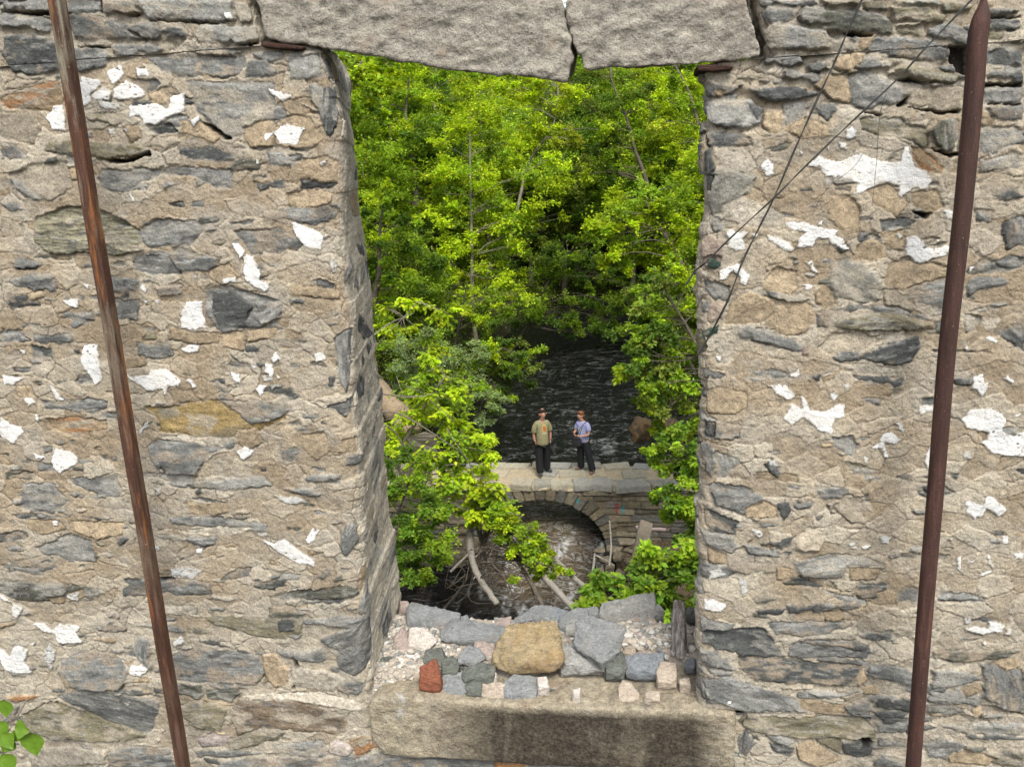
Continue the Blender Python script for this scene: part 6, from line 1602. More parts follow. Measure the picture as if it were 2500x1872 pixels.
T('broadleaf_shrub', 'broad leaved green shrub right behind the sill at the lower right', 'shrub',
  [(1440,1450,24),(1480,1420,28),(1530,1430,38),(1580,1400,34),(1600,1450,42),(1650,1400,38),(1690,1440,40),(1640,1360,30),(1700,1370,40),(1530,1480,36),(1600,1500,40),(1680,1500,40),(1590,1350,18),(1460,1490,26)], 12, (1.1, 8.4), .125, 120, ['mid','mid','fern','dark'], 18, .05, M_bark, sub=3, jd=.5, droop=.3, part='stem', crown='foliage', flat=.6)
T('ash_tree', 'bright yellow green ash tree filling the lower left of the opening', 'tree',
  [(1060,860,24),(1085,905,30),(1040,930,32),(1010,960,30),(1080,960,34),(1060,1010,40),(1000,1030,40),(1110,1020,34),(1050,1080,45),(1120,1080,40),(980,1100,40),(1140,1120,38),(1080,1140,45),(1010,1160,45),(1150,1180,38),(1190,1150,34),(1100,1200,42),(1040,1220,40),(1180,1210,34),(1200,1190,26),(1120,1240,28),(950,1050,30),(1165,1250,18),(1215,1225,24),(1232,1245,16),(1150,1060,28),(1180,1100,30)], 17.5, (-7.6, 13.2), .115, 170, ['lime','lime','lime','mid'], 19, .11, M_pale, sub=3, jd=.8, pairs=True, flat=.8)
T('creeper_bush', 'dense small leaved bush below the bright ash at the left jamb', 'bush',
  [(970,1180,38),(1000,1220,40),(960,1260,38),(1020,1280,38),(980,1320,38),(1040,1340,36),(1000,1380,34),(1060,1300,30),(1080,1360,22),(1030,1410,24),(950,1120,34),(1070,1250,30),(1010,1130,30)], 15.5, (-6.9, 11.6), .085, 260, ['mid','mid','fern','dark'], 20, .08, M_bark, sub=3, jd=.6, part='stem', crown='foliage')
T('leafy_branch', 'small leafy bush growing over the leaning logs in front of the arch', 'bush',
  [(1205,1280,20),(1240,1270,24),(1260,1290,24),(1290,1310,26),(1230,1310,20),(1320,1330,24),(1340,1370,22),(1300,1350,22),(1260,1340,18),(1360,1390,16),(1320,1400,14),(1252,1415,8),(1310,1390,12),(1215,1245,14),(1280,1330,26),(1310,1355,24),(1230,1290,24)], 17, (-5.9, 13.4), .085, 130, ['mid','lime','mid'], 21, .05, M_bark, sub=3, jd=.3, part='stem', crown='foliage')

# trees of the wooded valley slopes
def protos():
    out = []
    for k, (tone, rr, hh) in enumerate(((['mid', 'dark', 'mid'], 3.0, 10), (['dark', 'dark', 'mid'], 3.3, 12), (['lime', 'mid', 'mid'], 2.9, 11), (['olive', 'mid', 'dark'], 3.2, 13), (['lime', 'lime', 'mid'], 2.6, 9), (['dark', 'olive', 'mid'], 3.0, 8))):
        rs = np.random.RandomState(100 + k); n = 84
        v = rs.normal(size=(n, 3)); v /= np.linalg.norm(v, axis=1)[:, None]; rad = rs.rand(n) ** .4
        C = v * rad[:, None] * [rr, rr, hh * .40] + [0, 0, hh * .60]; tn = [tone[rs.randint(3)] for _ in range(n)]
        tr, lv = make_tree(np.array([0, 0, -.3]), C, rs.uniform(.35, 1.0, n), 380, .17, tn, rs, .2, twigs=False, flat=.65)
        me_t = quads('trunk', *tr); me_c = mesh_np('crown', lv[0], lv[1], lv[2], False); me_t.materials.append(M_bark if k % 2 else M_pale); me_c.materials.append(M_leaf)
        out.append((me_t, me_c))
    return out
PR = protos()
LAB = ['mid green tree among the wood on the valley slopes', 'dark green tree among the wood on the valley slopes', 'fresh green tree among the wood on the valley slopes', 'tall olive green tree among the wood on the valley slopes', 'bright lime tree among the wood on the valley slopes', 'low dark olive tree among the wood on the valley slopes']
def wood():
    rs = np.random.RandomState(77); spots = []
    for y in (27, 32, 38, 44, 50, 56, 61, 66, 72, 79, 87, 94, 102):
        hx = 4.6 if y < 40 else (4.2 if y < 56 else 0)
        for x in np.arange(-30, 22, 3.6):
            xx = x + rs.uniform(-1.2, 1.2); yy = y + rs.uniform(-1.8, 1.8)
            if abs(xx + 3.2) < hx + 1.6 and y < 58: continue
            if y < 40 and (xx > 16 or xx < -24): continue
            # keep those that can be glimpsed through the opening from here or a step aside
            if not (-.62 * (yy + 3) - 2 < xx < .30 * (yy + 3) + 2): continue
            spots.append((xx, yy))
    for x, y in [(-12.5, 17), (-14, 22), (-11.5, 11), (6, 20), (7, 27), (6.5, 12), (-9.8, 30), (3.4, 29), (6.5, 38), (7.5, 46), (-15, 34), (-17, 40), (5.6, 52)]: spots.append((x, y))
    for x, y in spots:
        k = rs.randint(6) if y > 40 else rs.choice([0, 1, 5, 3, 2])
        s = rs.uniform(.85, 1.15) * (1.0 if y > 36 else .8) * (1.2 if y > 58 else 1); rz = rs.uniform(0, 6.28)
        e = empty('valley_tree', (x, y, gz(x, y))); e.scale = (s, s, s * rs.uniform(.9, 1.15)); e.rotation_euler.z = rz
        tag(e, LAB[k], 'tree', 'trees of the wooded valley, ' + LAB[k].split(' tree')[0])
        for nm, me in (('trunk', PR[k][0]), ('crown', PR[k][1])):
            c = bpy.data.objects.new(nm, me); scene.collection.objects.link(c); c.parent = e
wood()
def undergrowth():
    rs = np.random.RandomState(5); n = 8400
    y = 3 + 62 * rs.rand(n) ** .9; x = -2.9 + (rs.rand(n) - .5) * 2 * (9 + y * .28)
    z = g_h(x, y); ok = (z > .25) & (y > 4); x, y, z = x[ok], y[ok], z[ok]
    C = np.stack([x, y, z + rs.uniform(0, .5, len(x))], 1)
    tn = np.array(['mid', 'dark', 'dark', 'fern', 'olive'])[rs.randint(5, size=len(x))]
    V, F, Cc = leaves(C, rs.uniform(.35, .75, len(x)), 46, .15, list(tn), rs, .6)
    o = link('undergrowth', mesh_np('undergrowth', V, F, Cc, False), M_leaf); tag(o, 'low green undergrowth covering the banks and slopes', 'undergrowth', kind='stuff')
undergrowth()

# ------------------------------------------------------------------ fallen logs, sticks, bank rocks
def log(name, label, cat_, pts, r, mat, group=None, stubs=0, seed=0):
    rs = np.random.RandomState(seed); P = smoothpath([atd(*p) for p in pts], 26); P += rs.normal(size=P.shape) * r[0] * .06
    parts = [tube(P, np.linspace(r[0], r[1], 26) * (1 + .05 * rs.randn(26)), 10)]
    for _ in range(stubs):
        i = rs.randint(4, 22); e = P[i] + rs.normal(size=3) * .35; parts.append(tube(np.linspace(P[i], e, 5), np.linspace(r[1] * .4, .008, 5), 6))
    V, F, _ = cat(parts); o_ = P[-1].copy(); o = link(name, quads(name, V - o_, F), mat, loc=tuple(o_)); return tag(o, label, cat_, group)
M_birch = mat_rock('grey birch bark', (.34, .31, .27), .3, .2)
gl = 'dead trunks leaning in the water below the arch'
log('fallen_log', 'pale curved trunk leaning down through the lower left water', 'log', [(1160, 1200, 18), (1150, 1260, 17.8), (1150, 1350, 17.4), (1170, 1410, 17.0), (1215, 1475, 16.6)], (.085, .06), M_birch, gl, 4, 1)
log('fallen_log', 'straight pale trunk slanting down to the right, longest of the leaning trunks', 'log', [(1170, 1220, 18), (1275, 1355, 17.4), (1340, 1420, 16.9), (1405, 1490, 16.4)], (.095, .06), M_birch, gl, 3, 2)
log('fallen_log', 'thin brown trunk just left of the longest leaning trunk', 'log', [(1235, 1310, 17.8), (1268, 1375, 17.3), (1300, 1430, 16.9), (1325, 1480, 16.5)], (.05, .045), M_bark, gl, 3, 3)
log('fallen_log', 'short tan trunk right of the longest leaning trunk', 'log', [(1350, 1360, 17.3), (1390, 1400, 17.0), (1425, 1430, 16.8)], (.055, .05), M_birch, gl, 1, 4)
log('fallen_log', 'brown trunk behind the pale curved trunk', 'log', [(1160, 1250, 18.4), (1175, 1320, 18.0), (1185, 1370, 17.8)], (.06, .04), M_bark, gl, 2, 5)
log('fallen_tree', 'thick tan fallen trunk lying on the left bank', 'log', [(900, 930, 21.6), (950, 985, 21.3), (1005, 1050, 21)], (.31, .27), mat_rock('cracked tan bark', (.36, .27, .18), .3, .2), None, 0, 6)
for k, (pts, r) in enumerate((([(1440, 1450, 16.2), (1448, 1390, 16.4), (1452, 1350, 16.5)], .03), ([(1488, 1380, 16.6), (1492, 1330, 16.7), (1488, 1270, 16.8)], .022), ([(1455, 1355, 17.2), (1480, 1368, 17.1), (1500, 1380, 17)], .02), ([(1100, 1395, 17), (1120, 1375, 17), (1143, 1352, 17)], .03))):
    log('dead_stick', ('bare upright stick in the water below the arch', 'tall bare stick standing among the bank rocks', 'short stick lying on the bank rocks', 'pale broken stick crossing the curved trunk')[k], 'stick', pts, (r, r * .6), M_birch, None, 0, 10 + k)
for k, pts in enumerate(([(925, 960, 14.5), (1000, 970, 15), (1060, 960, 15.5)], [(925, 1005, 13.5), (985, 1015, 14), (1090, 1080, 14.5), (1140, 1120, 15), (1160, 1180, 15.2)], [(910, 820, 17), (950, 790, 17.5), (1010, 765, 18)], [(925, 1030, 14), (965, 1055, 14.3), (985, 1090, 14.5)])):
    log('bare_branch', ('thin bare branch pointing right above the fallen tan trunk', 'long bare branch arching down across the bright ash', 'bare twig of the yellow sapling at the jamb', 'short curved bare branch below the fallen tan trunk')[k], 'branch', pts, (.014, .006), M_pale, None, 4, 20 + k)
# tangled dead twigs
def tangle():
    rs = np.random.RandomState(9); parts = []
    for k in range(70):
        c = atd(rs.uniform(1130, 1260), rs.uniform(1330, 1430), rs.uniform(16.8, 18)); e = c + rs.normal(size=3) * [.6, .4, .35]; m = (c + e) / 2 + rs.normal(size=3) * .25
        P = smoothpath([c, m, e], 10); parts.append(tube(P, np.linspace(.010, .004, 10), 5))
    V, F, _ = cat(parts); o = link('dead_twigs', quads('twigs', V, F), M_bark); tag(o, 'tangle of dead twigs caught between the leaning trunks', 'twigs', kind='stuff')
tangle()
def boulder(name, label, cat_, c, s, mat, seed, group=None, freq=1.4):
    rs = np.random.RandomState(seed); bm = bmesh.new()
    for _ in range(16):
        v = rs.normal(size=3); v /= np.linalg.norm(v); bm.verts.new(np.sign(v) * np.abs(v) ** .7 * np.array(s) * .5 * rs.uniform(.85, 1.1, 3))
    r = bmesh.ops.convex_hull(bm, input=bm.verts[:]); bmesh.ops.delete(bm, geom=list({g for g in r['geom_interior'] + r['geom_unused'] if isinstance(g, bmesh.types.BMVert)}), context='VERTS')
    me = remesh(bm, max(s) / 28, min(s) * .08, freq / max(s) * 2, seed, 4, .3)
    return tag(link(name, me, mat, loc=tuple(c)), label, cat_, group)
M_bank = mat_rock('brown bank stone', (.17, .14, .10), .3, .4); M_wet = mat_rock('wet brown rock', (.07, .055, .035), .4, .1, .3)
rs = np.random.RandomState(31); spots = []
desc = ['flat', 'blocky', 'rounded', 'wedge shaped', 'small angular', 'broad', 'leaning', 'split', 'narrow', 'low', 'squat', 'tilted', 'worn', 'jagged', 'chipped', 'thin', 'stubby', 'long']
bk = [(1465,1345,30,12),(1500,1338,40,10),(1530,1325,42,16),(1478,1365,26,16),(1510,1360,34,18),(1535,1372,30,16),(1465,1395,24,26),(1490,1390,26,20),(1515,1400,26,20),(1540,1395,22,20),(1505,1420,30,18),(1480,1415,24,18),(1535,1345,30,12),(1560,1360,30,20),(1560,1400,30,20),(1530,1430,30,20)]
for k, (px, py, w_, h_) in enumerate(bk):
    D = 20.4 - (py - 1330) * .022; s = D / FPX; c = atd(px, py, D)
    boulder('bank_rock', desc[k] + ' brown rock in the heap below the dam, right of the arch', 'rock', c, (w_ * s * 1.15, w_ * s * rs.uniform(.8, 1.2), h_ * s * 1.3), M_bank, 40 + k, 'rocks heaped below the dam right of the arch')
# heap of earth the rocks lie on
X, Y = np.meshgrid(np.arange(-1.4, 3.2, .06), np.arange(13.2, 17.3, .06)); hx = sstep(-1.25, -.3, X + .12 * fb(X * 3, Y * 3, 3)) * sstep(13.2, 16.2, Y)
Zh = -1.3 + hx * (1.45 + .25 * (Y - 16)) + .07 * fb(X * 3, Y * 3, 5) + .03 * fb(X * 11, Y * 11, 6)
t = NT('stony bank earth'); g = t.noise(14, 5, .7); o = link('river_bank', mesh_np('bank', np.stack([X, Y, Zh], -1).reshape(-1, 3), grid_faces(*X.shape)), t.out(t.ramp(g, [(.35, (.04, .032, .02)), (.6, (.13, .10, .065))]), .95, t.bump(g, .05, 1), .1)); tag(o, kind='structure')
for k, (px, py, D, s, lab) in enumerate(((1567, 1048, 24.6, (.75, .8, .85), 'brown wet boulder standing in the stream near the right bank'), (1620, 1045, 25.2, (1.3, .9, .6), 'dark wet rock behind the brown boulder at the right bank'), (1660, 1062, 24.6, (.8, .7, .5), 'small wet rock at the edge of the right bank'), (1010, 1090, 19.5, (1.2, .9, .7), 'pale stone block showing through the bright ash leaves'), (1010, 1160, 19.2, (1.0, .8, .4), 'lower grey block half hidden by the ash leaves'))):
    boulder('river_rock', lab, 'rock', atd(px, py, D), s, M_wet if k < 3 else mat_rock('bank block', (.30, .25, .19), .3, .3), 70 + k)
# broken concrete post
def slab(c0, c1, w_, th, mat, name, label, cat_):
    a = atd(*c0); b = atd(*c1); d = (b - a); L = np.linalg.norm(d); d /= L; s = np.cross(d, [0, 1, 0.]); s /= np.linalg.norm(s); u = np.cross(s, d)
    bm = bmesh.new(); vs = [bm.verts.new(q + s * x * w_ / 2 + u * y * th / 2) for q in (a, b) for x, y in ((-1, -1), (1, -1), (1, 1), (-1, 1))]
    for f in [(0, 1, 2, 3), (7, 6, 5, 4), (0, 4, 5, 1), (1, 5, 6, 2), (2, 6, 7, 3), (3, 7, 4, 0)]: bm.faces.new([vs[i] for i in f])
    bmesh.ops.recalc_face_normals(bm, faces=bm.faces); me = remesh(bm, .02, .012, 7, 4); me.transform(Matrix.Translation(-Vector(a)))
    return tag(link(name, me, mat, loc=tuple(a)), label, cat_)
slab((1548, 1410, 17.6), (1578, 1275, 18.6), .30, .12, mat_rock('old concrete', (.25, .21, .16), .2, .3), 'concrete_post', 'leaning broken concrete post in front of the dam at the right', 'post')
log('wooden_rail', 'pale weathered rail behind the leaning concrete post', 'rail', [(1552, 1288, 19.2), (1590, 1291, 19.2), (1625, 1293, 19.2)], (.05, .045), mat_rock('weathered pinkish rail', (.32, .25, .24), .2, .2), None, 0, 33)
# vine leaves in the lower left corner
def vine():
    rs = np.random.RandomState(2); yv = -.42; o_ = ony(-40, 1900, yv); root = empty('vine_sprig', tuple(o_)); tag(root, 'green heart leaved vine sprig poking in at the lower left corner', 'vine')
    t = NT('vine leaf'); w1 = t.noise(40, 3, .6); cc = t.mix(w1, (.06, .13, .012), (.14, .24, .02))
    b = t.out(cc, .45, t.bump(w1, .004, .5), .35)
    stem = smoothpath([ony(-60, 1880, yv), ony(10, 1800, yv), ony(70, 1700, yv)], 12); V, F = tube(stem, .0022, 6); link('stem', quads('stem', V, F), M_pale, root)
    for (x, y, L, an, tl) in ((12, 1708, 62, -95, .2), (8, 1790, 60, -60, .3), (76, 1788, 84, -86, .2), (28, 1795, 74, -125, .2), (40, 1776, 62, 5, .6), (-6, 1760, 66, -70, .3), (10, 1840, 74, -70, .3), (48, 1790, 40, -150, .4)):
        p = ony(x, y, yv + rs.uniform(-.02, .03)); s = L * .00129; n = 9; V = []; F = []
        a = math.radians(an); d = np.array([math.cos(a), -tl * .5, math.sin(a)]); d /= np.linalg.norm(d); nn = np.array([.1, -1, .35]); nn -= d * nn.dot(d); nn /= np.linalg.norm(nn); sd_ = np.cross(d, nn)
        for i in range(n + 1):
            u = i / n; wv = .52 * math.sin(math.pi * u ** .62) ** .9 * (1 - .25 * u); cx_ = p + d * s * (u - (0.06 if i == 0 else 0)) + nn * s * (-.10 * u * u)
            for j in range(-3, 4): V.append(cx_ + sd_ * s * wv * j / 3 + nn * s * (.06 * abs(j) / 3 + .012 * math.sin(u * 24 + j)))
        for i in range(n):
            for j in range(6): F.append((i * 7 + j, i * 7 + j + 1, i * 7 + j + 8, i * 7 + j + 7))
        link('leaf', quads('leaf', V, F), b, root)
    return root
vine()

# ------------------------------------------------------------------ the two people on the dam
def skin(verts, edges, lv=2):
    me = bpy.data.meshes.new('s'); me.from_pydata([v[:3] for v in verts], edges, []); o = bpy.data.objects.new('s', me); scene.collection.objects.link(o)
    md = o.modifiers.new('skin', 'SKIN'); md.use_smooth_shade = True; md.branch_smoothing = .3
    for i, v in enumerate(verts):
        r = v[3]; me.skin_vertices[0].data[i].radius = (r, r) if not hasattr(r, '__len__') else r
    me.skin_vertices[0].data[0].use_root = True
    ss = o.modifiers.new('sub', 'SUBSURF'); ss.levels = lv
    dg = bpy.context.evaluated_depsgraph_get(); dg.update(); e = o.evaluated_get(dg); m2 = bpy.data.meshes.new_from_object(e); bpy.data.objects.remove(o)
    m2.polygons.foreach_set('use_smooth', [True] * len(m2.polygons)); m2.materials.clear(); return m2
def merge(ms):
    bm = bmesh.new()
    for m in ms: bm.from_mesh(m)
    me = bpy.data.meshes.new('m'); bm.to_mesh(me); bm.free(); me.polygons.foreach_set('use_smooth', [True] * len(me.polygons)); return me
def chain(pts): return pts, [(i, i + 1) for i in range(len(pts) - 1)]
def ellip(c, r, sub=3, rot=None):
    bm = bmesh.new(); bmesh.ops.create_icosphere(bm, subdivisions=sub, radius=1)
    m = Matrix.Diagonal((*r, 1)); m = (rot.to_4x4() if rot else Matrix.Identity(4)) @ m; bmesh.ops.transform(bm, matrix=Matrix.Translation(c) @ m, verts=bm.verts)
    me = bpy.data.meshes.new('e'); bm.to_mesh(me); bm.free(); me.polygons.foreach_set('use_smooth', [True] * len(me.polygons)); return me
def hand(wrist, dirv, palm_n, thumb, curl=.35, s=1.0):
    """palm and five fingers; dirv along the hand, palm_n out of the palm, thumb the side vector"""
    w_ = np.array(wrist, float); d = np.array(dirv, float); d /= np.linalg.norm(d); n = np.array(palm_n, float); n -= d * n.dot(d); n /= np.linalg.norm(n); sv = np.array(thumb, float); sv -= d * sv.dot(d); sv -= n * sv.dot(n); sv /= np.linalg.norm(sv)
    ms = [skin([(*w_, .024), (*(w_ + d * .045 * s), (.040, .018)), (*(w_ + d * .085 * s), (.040, .015))], [(0, 1), (1, 2)], 1)]
    for k, L in enumerate((.072, .080, .074, .058)):
        b = w_ + d * .078 * s + sv * (.030 - .020 * k) * s; p = [b - d * .02]; dd = d.copy()
        for j in range(3):
            c = curl * (1 + .25 * k); dd = dd * math.cos(c) + n * math.sin(c); dd /= np.linalg.norm(dd); p.append(p[-1] + dd * L * (.5, .3, .25)[j] * s + (d * .02 if j == 0 else 0))
        v, e = chain([(*q, .0095 - .0012 * i) for i, q in enumerate(p)]); ms.append(skin(v, e, 1))
    b = w_ + d * .028 * s + sv * .026 * s; v, e = chain([(*b, .013), (*(b + sv * .022 + d * .022), .011), (*(b + sv * .028 + d * .048 + n * .012), .009)]); ms.append(skin(v, e, 1)); return ms
def sp(name, c, rough=.8): return mat_plain(name, tuple(v * .8 for v in c), rough, .25, .002)
SK = mat_plain('skin', (.42, .23, .16), .6, .35); SKM = mat_plain('skin of the man', (.36, .18, .125), .6, .35)
BLK = sp('black trouser cloth', (.014, .015, .018)); BOOT = sp('dark grey boots', (.055, .06, .065)); HAIR = sp('dark brown hair', (.025, .015, .011))
def person(origin, rz, label):
    o = empty('person', origin); o.rotation_euler.z = rz; tag(o, label, 'person'); return o
def put(name, me, mat, par):
    ob = bpy.data.objects.new(name, me); scene.collection.objects.link(ob); me.materials.append(mat); ob.parent = par; return ob
def man():
    o = person((-2.60, 18.05, 2.0), math.radians(24), 'person in an olive t-shirt and black trousers looking down to the right')
    H = (.035, -.045, 1.665); b = []
    V = [(0, 0, .96, .105), (0, 0, 1.12, .12), (0, 0, 1.30, .15), (0, .005, 1.44, .09), (.004, .0, 1.50, .055), (.014, -.012, 1.56, .056), H + (.088,), (.038, -.03, 1.735, .072),
         (-.15, 0, 1.42, .058), (-.21, .0, 1.30, .046), (-.232, .015, 1.15, .040), (-.225, -.02, .99, .033), (-.205, -.04, .915, .026),
         (.15, 0, 1.42, .058), (.21, 0, 1.30, .046), (.238, .02, 1.15, .040), (.23, -.01, 1.0, .033), (.21, -.035, .92, .026),
         (-.10, 0, .90, .10), (-.125, -.04, .50, .065), (-.13, -.10, .10, .045), (.10, 0, .90, .10), (.115, .03, .50, .065), (.115, .09, .10, .045), (.050, -.128, 1.640, .016), (.045, -.09, 1.60, .040)]
    E_ = [(0, 1), (1, 2), (2, 3), (3, 4), (4, 5), (5, 6), (6, 7), (3, 8), (8, 9), (9, 10), (10, 11), (11, 12), (3, 13), (13, 14), (14, 15), (15, 16), (16, 17), (0, 18), (18, 19), (19, 20), (0, 21), (21, 22), (22, 23), (6, 24), (5, 25)]
    ms = [skin(V, E_)]
    ms += hand((-.205, -.04, .915), (.10, -.02, -1), (.9, .1, 0), (.1, -1, 0), .30) + hand((.21, -.035, .92), (-.1, -.02, -1), (-.9, .1, 0), (-.1, -1, 0), .30)
    ms += [ellip((-.062, -.02, 1.665), (.014, .020, .032)), ellip((.128, -.02, 1.665), (.014, .020, .032))]
    put('body', merge(ms), SKM, o)
    put('eye', ellip((.008, -.112, 1.650), (.007, .005, .004), 2), HAIR, o); put('eye', ellip((.072, -.110, 1.650), (.007, .005, .004), 2), HAIR, o)
    put('mouth', ellip((.050, -.122, 1.598), (.020, .005, .004), 2), sp('lips', (.30, .10, .08)), o)
    hr = [ellip((.034, .004, 1.738), (.096, .106, .066)), ellip((.034, .05, 1.675), (.093, .07, .09))]
    put('hair', merge(hr), HAIR, o); put('bald_crown', ellip((.036, .012, 1.790), (.046, .050, .022)), SKM, o)
    sh = [(0, 0, .74, (.185, .165)), (0, 0, .93, (.185, .165)), (0, 0, 1.12, (.185, .155)), (0, 0, 1.30, (.195, .155)), (0, .003, 1.42, (.135, .11)), (0, .0, 1.50, .070), (-.145, 0, 1.42, .085), (-.205, 0, 1.32, .078), (-.225, .01, 1.15, .080), (.145, 0, 1.42, .085), (.205, 0, 1.32, .078), (.232, .012, 1.15, .080)]
    t = NT('olive t-shirt with orange print'); s_ = t.n('ShaderNodeSeparateXYZ', i_Vector=t.co()); g = t.noise(35, 3, .6)
    dx = t.math('DIVIDE', t.math('SUBTRACT', s_.outputs[0], .030), .048); dz = t.math('DIVIDE', t.math('SUBTRACT', s_.outputs[2], 1.285), .085)
    r2 = t.math('ADD', t.math('MULTIPLY', dx, dx), t.math('MULTIPLY', dz, dz)); fr = t.math('LESS_THAN', s_.outputs[1], -.03)
    c = t.mix(g, (.20, .185, .10), (.26, .24, .14))
    c = t.mix(t.math('MULTIPLY', fr, t.ramp(t.math('MULTIPLY', r2, .25), [(.45, .75), (.62, 0.0)])), c, (.40, .34, .14))
    c = t.mix(t.math('MULTIPLY', fr, t.ramp(t.math('MULTIPLY', r2, .5), [(.40, 1.0), (.55, 0.0)])), c, (.42, .13, .04))
    bx = t.math('MULTIPLY', t.math('LESS_THAN', t.math('ABSOLUTE', t.math('SUBTRACT', s_.outputs[0], .02)), .075), t.math('LESS_THAN', t.math('ABSOLUTE', t.math('SUBTRACT', s_.outputs[2], 1.155)), .012))
    c = t.mix(t.math('MULTIPLY', t.math('MULTIPLY', fr, bx), t.ramp(t.noise(90, 2, .5), [(.45, 0.0), (.55, .8)])), c, (.55, .53, .42))
    put('t_shirt', skin(sh, [(0, 1), (1, 2), (2, 3), (3, 4), (4, 5), (4, 6), (6, 7), (7, 8), (4, 9), (9, 10), (10, 11)]), t.out(c, .9, t.bump(t.noise(9, 2, .5), .03, .7), .1), o)
    tr = [(0, 0, .98, (.19, .15)), (-.10, 0, .80, .135), (-.125, -.04, .50, .112), (-.13, -.10, .02, .105), (.10, 0, .80, .135), (.118, .03, .50, .112), (.118, .09, .02, .105)]
    put('trousers', skin(tr, [(0, 1), (1, 2), (2, 3), (0, 4), (4, 5), (5, 6)]), BLK, o)
    for (a, b_) in (((-.13, -.09), (-.16, -.27)), ((.118, .10), (.215, -.06))):
        v, e = chain([(a[0], a[1], .12, .052), (a[0], a[1] + .02, .05, .052), ((a[0] + b_[0]) / 2, (a[1] + b_[1]) / 2, .045, (.052, .044)), (b_[0], b_[1], .036, (.048, .035))]); put('boot', skin(v, e), BOOT, o)
def woman():
    o = person((-1.52, 18.27, 2.0), math.radians(-34), 'person in a lavender t-shirt and striped black track pants bending over a small camera')
    H = (-.045, -.06, 1.555)
    V = [(0, 0, .90, .09), (0, 0, 1.06, .10), (0, -.005, 1.22, .125), (0, 0, 1.345, .075), (-.008, -.008, 1.40, .046), (-.022, -.030, 1.46, .046), H + (.080,), (-.04, -.05, 1.615, .068),
         (-.145, 0, 1.335, .052), (-.205, -.01, 1.20, .040), (-.215, -.06, 1.08, .036), (-.17, -.20, 1.07, .028), (-.13, -.255, 1.085, .022),
         (.145, 0, 1.335, .052), (.205, -.01, 1.20, .040), (.225, -.06, 1.06, .036), (.10, -.22, 1.045, .028), (.00, -.275, 1.06, .022),
         (-.085, 0, .85, .09), (-.10, 0, .46, .06), (-.12, .02, .08, .04), (.085, 0, .85, .09), (.20, -.03, .46, .06), (.335, -.05, .09, .04), (-.062, -.132, 1.545, .014), (-.052, -.10, 1.495, .034)]
    E_ = [(0, 1), (1, 2), (2, 3), (3, 4), (4, 5), (5, 6), (6, 7), (3, 8), (8, 9), (9, 10), (10, 11), (11, 12), (3, 13), (13, 14), (14, 15), (15, 16), (16, 17), (0, 18), (18, 19), (19, 20), (0, 21), (21, 22), (22, 23), (6, 24), (5, 25)]
    ms = [skin(V, E_)]
    ms += hand((-.13, -.255, 1.085), (.45, -.7, .35), (.8, .4, .1), (.1, -.1, 1), .55, .9) + hand((.0, -.275, 1.06), (-.8, -.45, .2), (-.2, .5, .9), (.1, -.2, 1), .5, .9)
    ms += [ellip((-.125, -.05, 1.55), (.012, .018, .028)), ellip((.038, -.05, 1.55), (.012, .018, .028))]
    put('body', merge(ms), SK, o)
    put('eye', ellip((-.088, -.125, 1.56), (.010, .007, .007), 2), HAIR, o); put('eye', ellip((-.028, -.125, 1.56), (.010, .007, .007), 2), HAIR, o)
    put('mouth', ellip((-.055, -.130, 1.50), (.020, .006, .006), 2), sp('lips', (.35, .11, .09)), o)
    put('hair', merge([ellip((-.040, -.025, 1.605), (.090, .095, .075)), ellip((-.038, .015, 1.55), (.085, .07, .10)), ellip((-.03, .07, 1.50), (.035, .035, .07))]), sp('auburn hair', (.22, .085, .035)), o)
    put('sunglasses', merge([ellip((-.085, -.105, 1.635), (.030, .012, .020)), ellip((-.018, -.108, 1.635), (.030, .012, .020)), ellip((-.05, -.112, 1.640), (.012, .008, .006)), ellip((-.118, -.05, 1.63), (.006, .055, .006)), ellip((.045, -.05, 1.63), (.006, .055, .006))]), sp('dark sunglasses', (.02, .012, .01), .3), o)
    sh = [(0, 0, .76, (.172, .152)), (0, 0, .94, (.168, .15)), (0, 0, 1.08, (.155, .135)), (0, -.004, 1.22, (.175, .145)), (0, 0, 1.325, (.12, .10)), (0, 0, 1.39, .060), (-.135, 0, 1.33, .080), (-.19, -.005, 1.24, .078), (-.208, -.02, 1.12, .078), (.135, 0, 1.33, .080), (.19, -.005, 1.24, .078), (.21, -.02, 1.12, .078)]
    t = NT('lavender t-shirt with pale print'); s_ = t.n('ShaderNodeSeparateXYZ', i_Vector=t.co()); fr = t.math('LESS_THAN', s_.outputs[1], -.03)
    bx = t.math('MULTIPLY', t.math('LESS_THAN', t.math('ABSOLUTE', t.math('ADD', s_.outputs[0], .01)), .07), t.math('LESS_THAN', t.math('ABSOLUTE', t.math('SUBTRACT', s_.outputs[2], 1.17)), .075))
    c = t.mix(t.math('MULTIPLY', t.math('MULTIPLY', fr, bx), t.ramp(t.noise(30, 3, .6), [(.45, 0.0), (.55, 1.0)])), (.30, .31, .50), (.50, .60, .66))
    put('t_shirt', skin(sh, [(0, 1), (1, 2), (2, 3), (3, 4), (4, 5), (4, 6), (6, 7), (7, 8), (4, 9), (9, 10), (10, 11)]), t.out(c, .9, t.bump(t.noise(10, 2, .5), .03, .6), .1), o)
    tr = [(0, 0, .95, (.16, .135)), (-.085, 0, .78, .118), (-.10, 0, .46, .098), (-.12, .02, .02, .102), (.085, 0, .78, .118), (.20, -.03, .46, .098), (.34, -.05, .03, .102)]
    put('track_pants', skin(tr, [(0, 1), (1, 2), (2, 3), (0, 4), (4, 5), (5, 6)]), BLK, o)
    P = smoothpath([(.165, -.02, .80), (.258, -.06, .48), (.388, -.09, .10)], 12); Vv, Ff = tube(P, .010, 6); put('side_stripe', quads('stripe', Vv, Ff), sp('white stripe', (.7, .7, .72)), o)
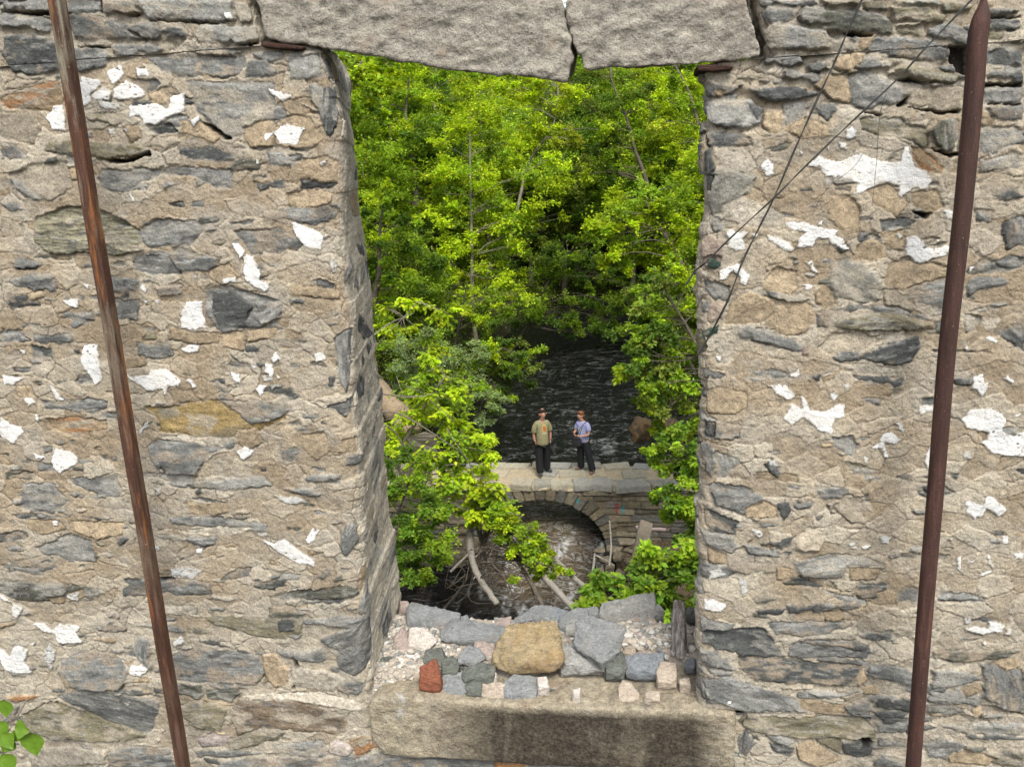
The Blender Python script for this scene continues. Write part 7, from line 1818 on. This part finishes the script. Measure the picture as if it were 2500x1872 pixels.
    for (a, b_) in (((-.12, .02), (-.22, -.13)), ((.34, -.05), (.37, -.22))):
        v, e = chain([(a[0], a[1] + .02, .05, .042), ((a[0] + b_[0]) / 2, (a[1] + b_[1]) / 2, .042, (.044, .036)), (b_[0], b_[1], .032, (.040, .030))]); put('shoe', skin(v, e), sp('brown shoes', (.22, .13, .10)), o)
    # things carried
    R3 = Matrix.Rotation(o.rotation_euler.z, 3, 'Z'); W = lambda p: Vector(o.location) + R3 @ Vector(p)
    cp = W((-.105, -.335, 1.115)); c = empty('compact_camera', tuple(cp)); c.rotation_euler.z = o.rotation_euler.z - .5; tag(c, 'small black camera held in both hands by the person in lavender', 'camera')
    bm = bmesh.new(); bmesh.ops.create_cube(bm, size=1); bmesh.ops.scale(bm, vec=(.115, .045, .075), verts=bm.verts); bmesh.ops.bevel(bm, geom=bm.edges[:], offset=.009, segments=2, affect='EDGES'); me = bpy.data.meshes.new('b'); bm.to_mesh(me); bm.free(); put('camera_body', me, sp('black camera body', (.02, .02, .02), .5), c)
    Vv, Ff = tube([(0, -.02, 0), (0, -.05, 0), (0, -.051, 0)], [.026, .025, .018], 16); put('lens', quads('lens', Vv, Ff), sp('lens barrel', (.03, .03, .035), .3), c)
    bp = W((-.10, -.155, .84)); bg_ = empty('shoulder_bag', tuple(bp)); bg_.rotation_euler.z = o.rotation_euler.z; tag(bg_, 'dark grey shoulder bag hanging at the hip of the person in lavender', 'bag')
    bm = bmesh.new(); bmesh.ops.create_cube(bm, size=1); bmesh.ops.subdivide_edges(bm, edges=bm.edges[:], cuts=3, use_grid_fill=True)
    for v in bm.verts:
        x, y, z = v.co; f = 1 - .35 * max(0, z) ; v.co = Vector((x * .29 * f * (1 - .6 * x * x * (z < -.2)), y * .12 * (1 - abs(z) * .5), z * .24))
    me = bpy.data.meshes.new('bag'); bm.to_mesh(me); bm.free(); ob = put('bag_body', me, sp('dark grey bag cloth', (.045, .042, .048)), bg_); ob.modifiers.new('s', 'SUBSURF').levels = 2; ob.modifiers['s'].render_levels = 2; me.polygons.foreach_set('use_smooth', [True] * len(me.polygons))
    M_st = sp('navy strap', (.02, .055, .085))
    for dx in (0, .06):
        P = smoothpath([Vector((-.02 + dx, .03, .11)), Vector((.06 + dx, .02, .28)), Vector((.13 + dx * .6, .045, .43)), Vector((.215 + dx * .3, .115, .545)), Vector((.225, .20, .52)), Vector((.19, .275, .36)), Vector((.06, .24, .10))], 26)
        Vv, Ff = tube(P, .016, 8, ell=(1, .35)); put('strap', quads('strap', Vv, Ff), M_st, bg_)
man(); woman()
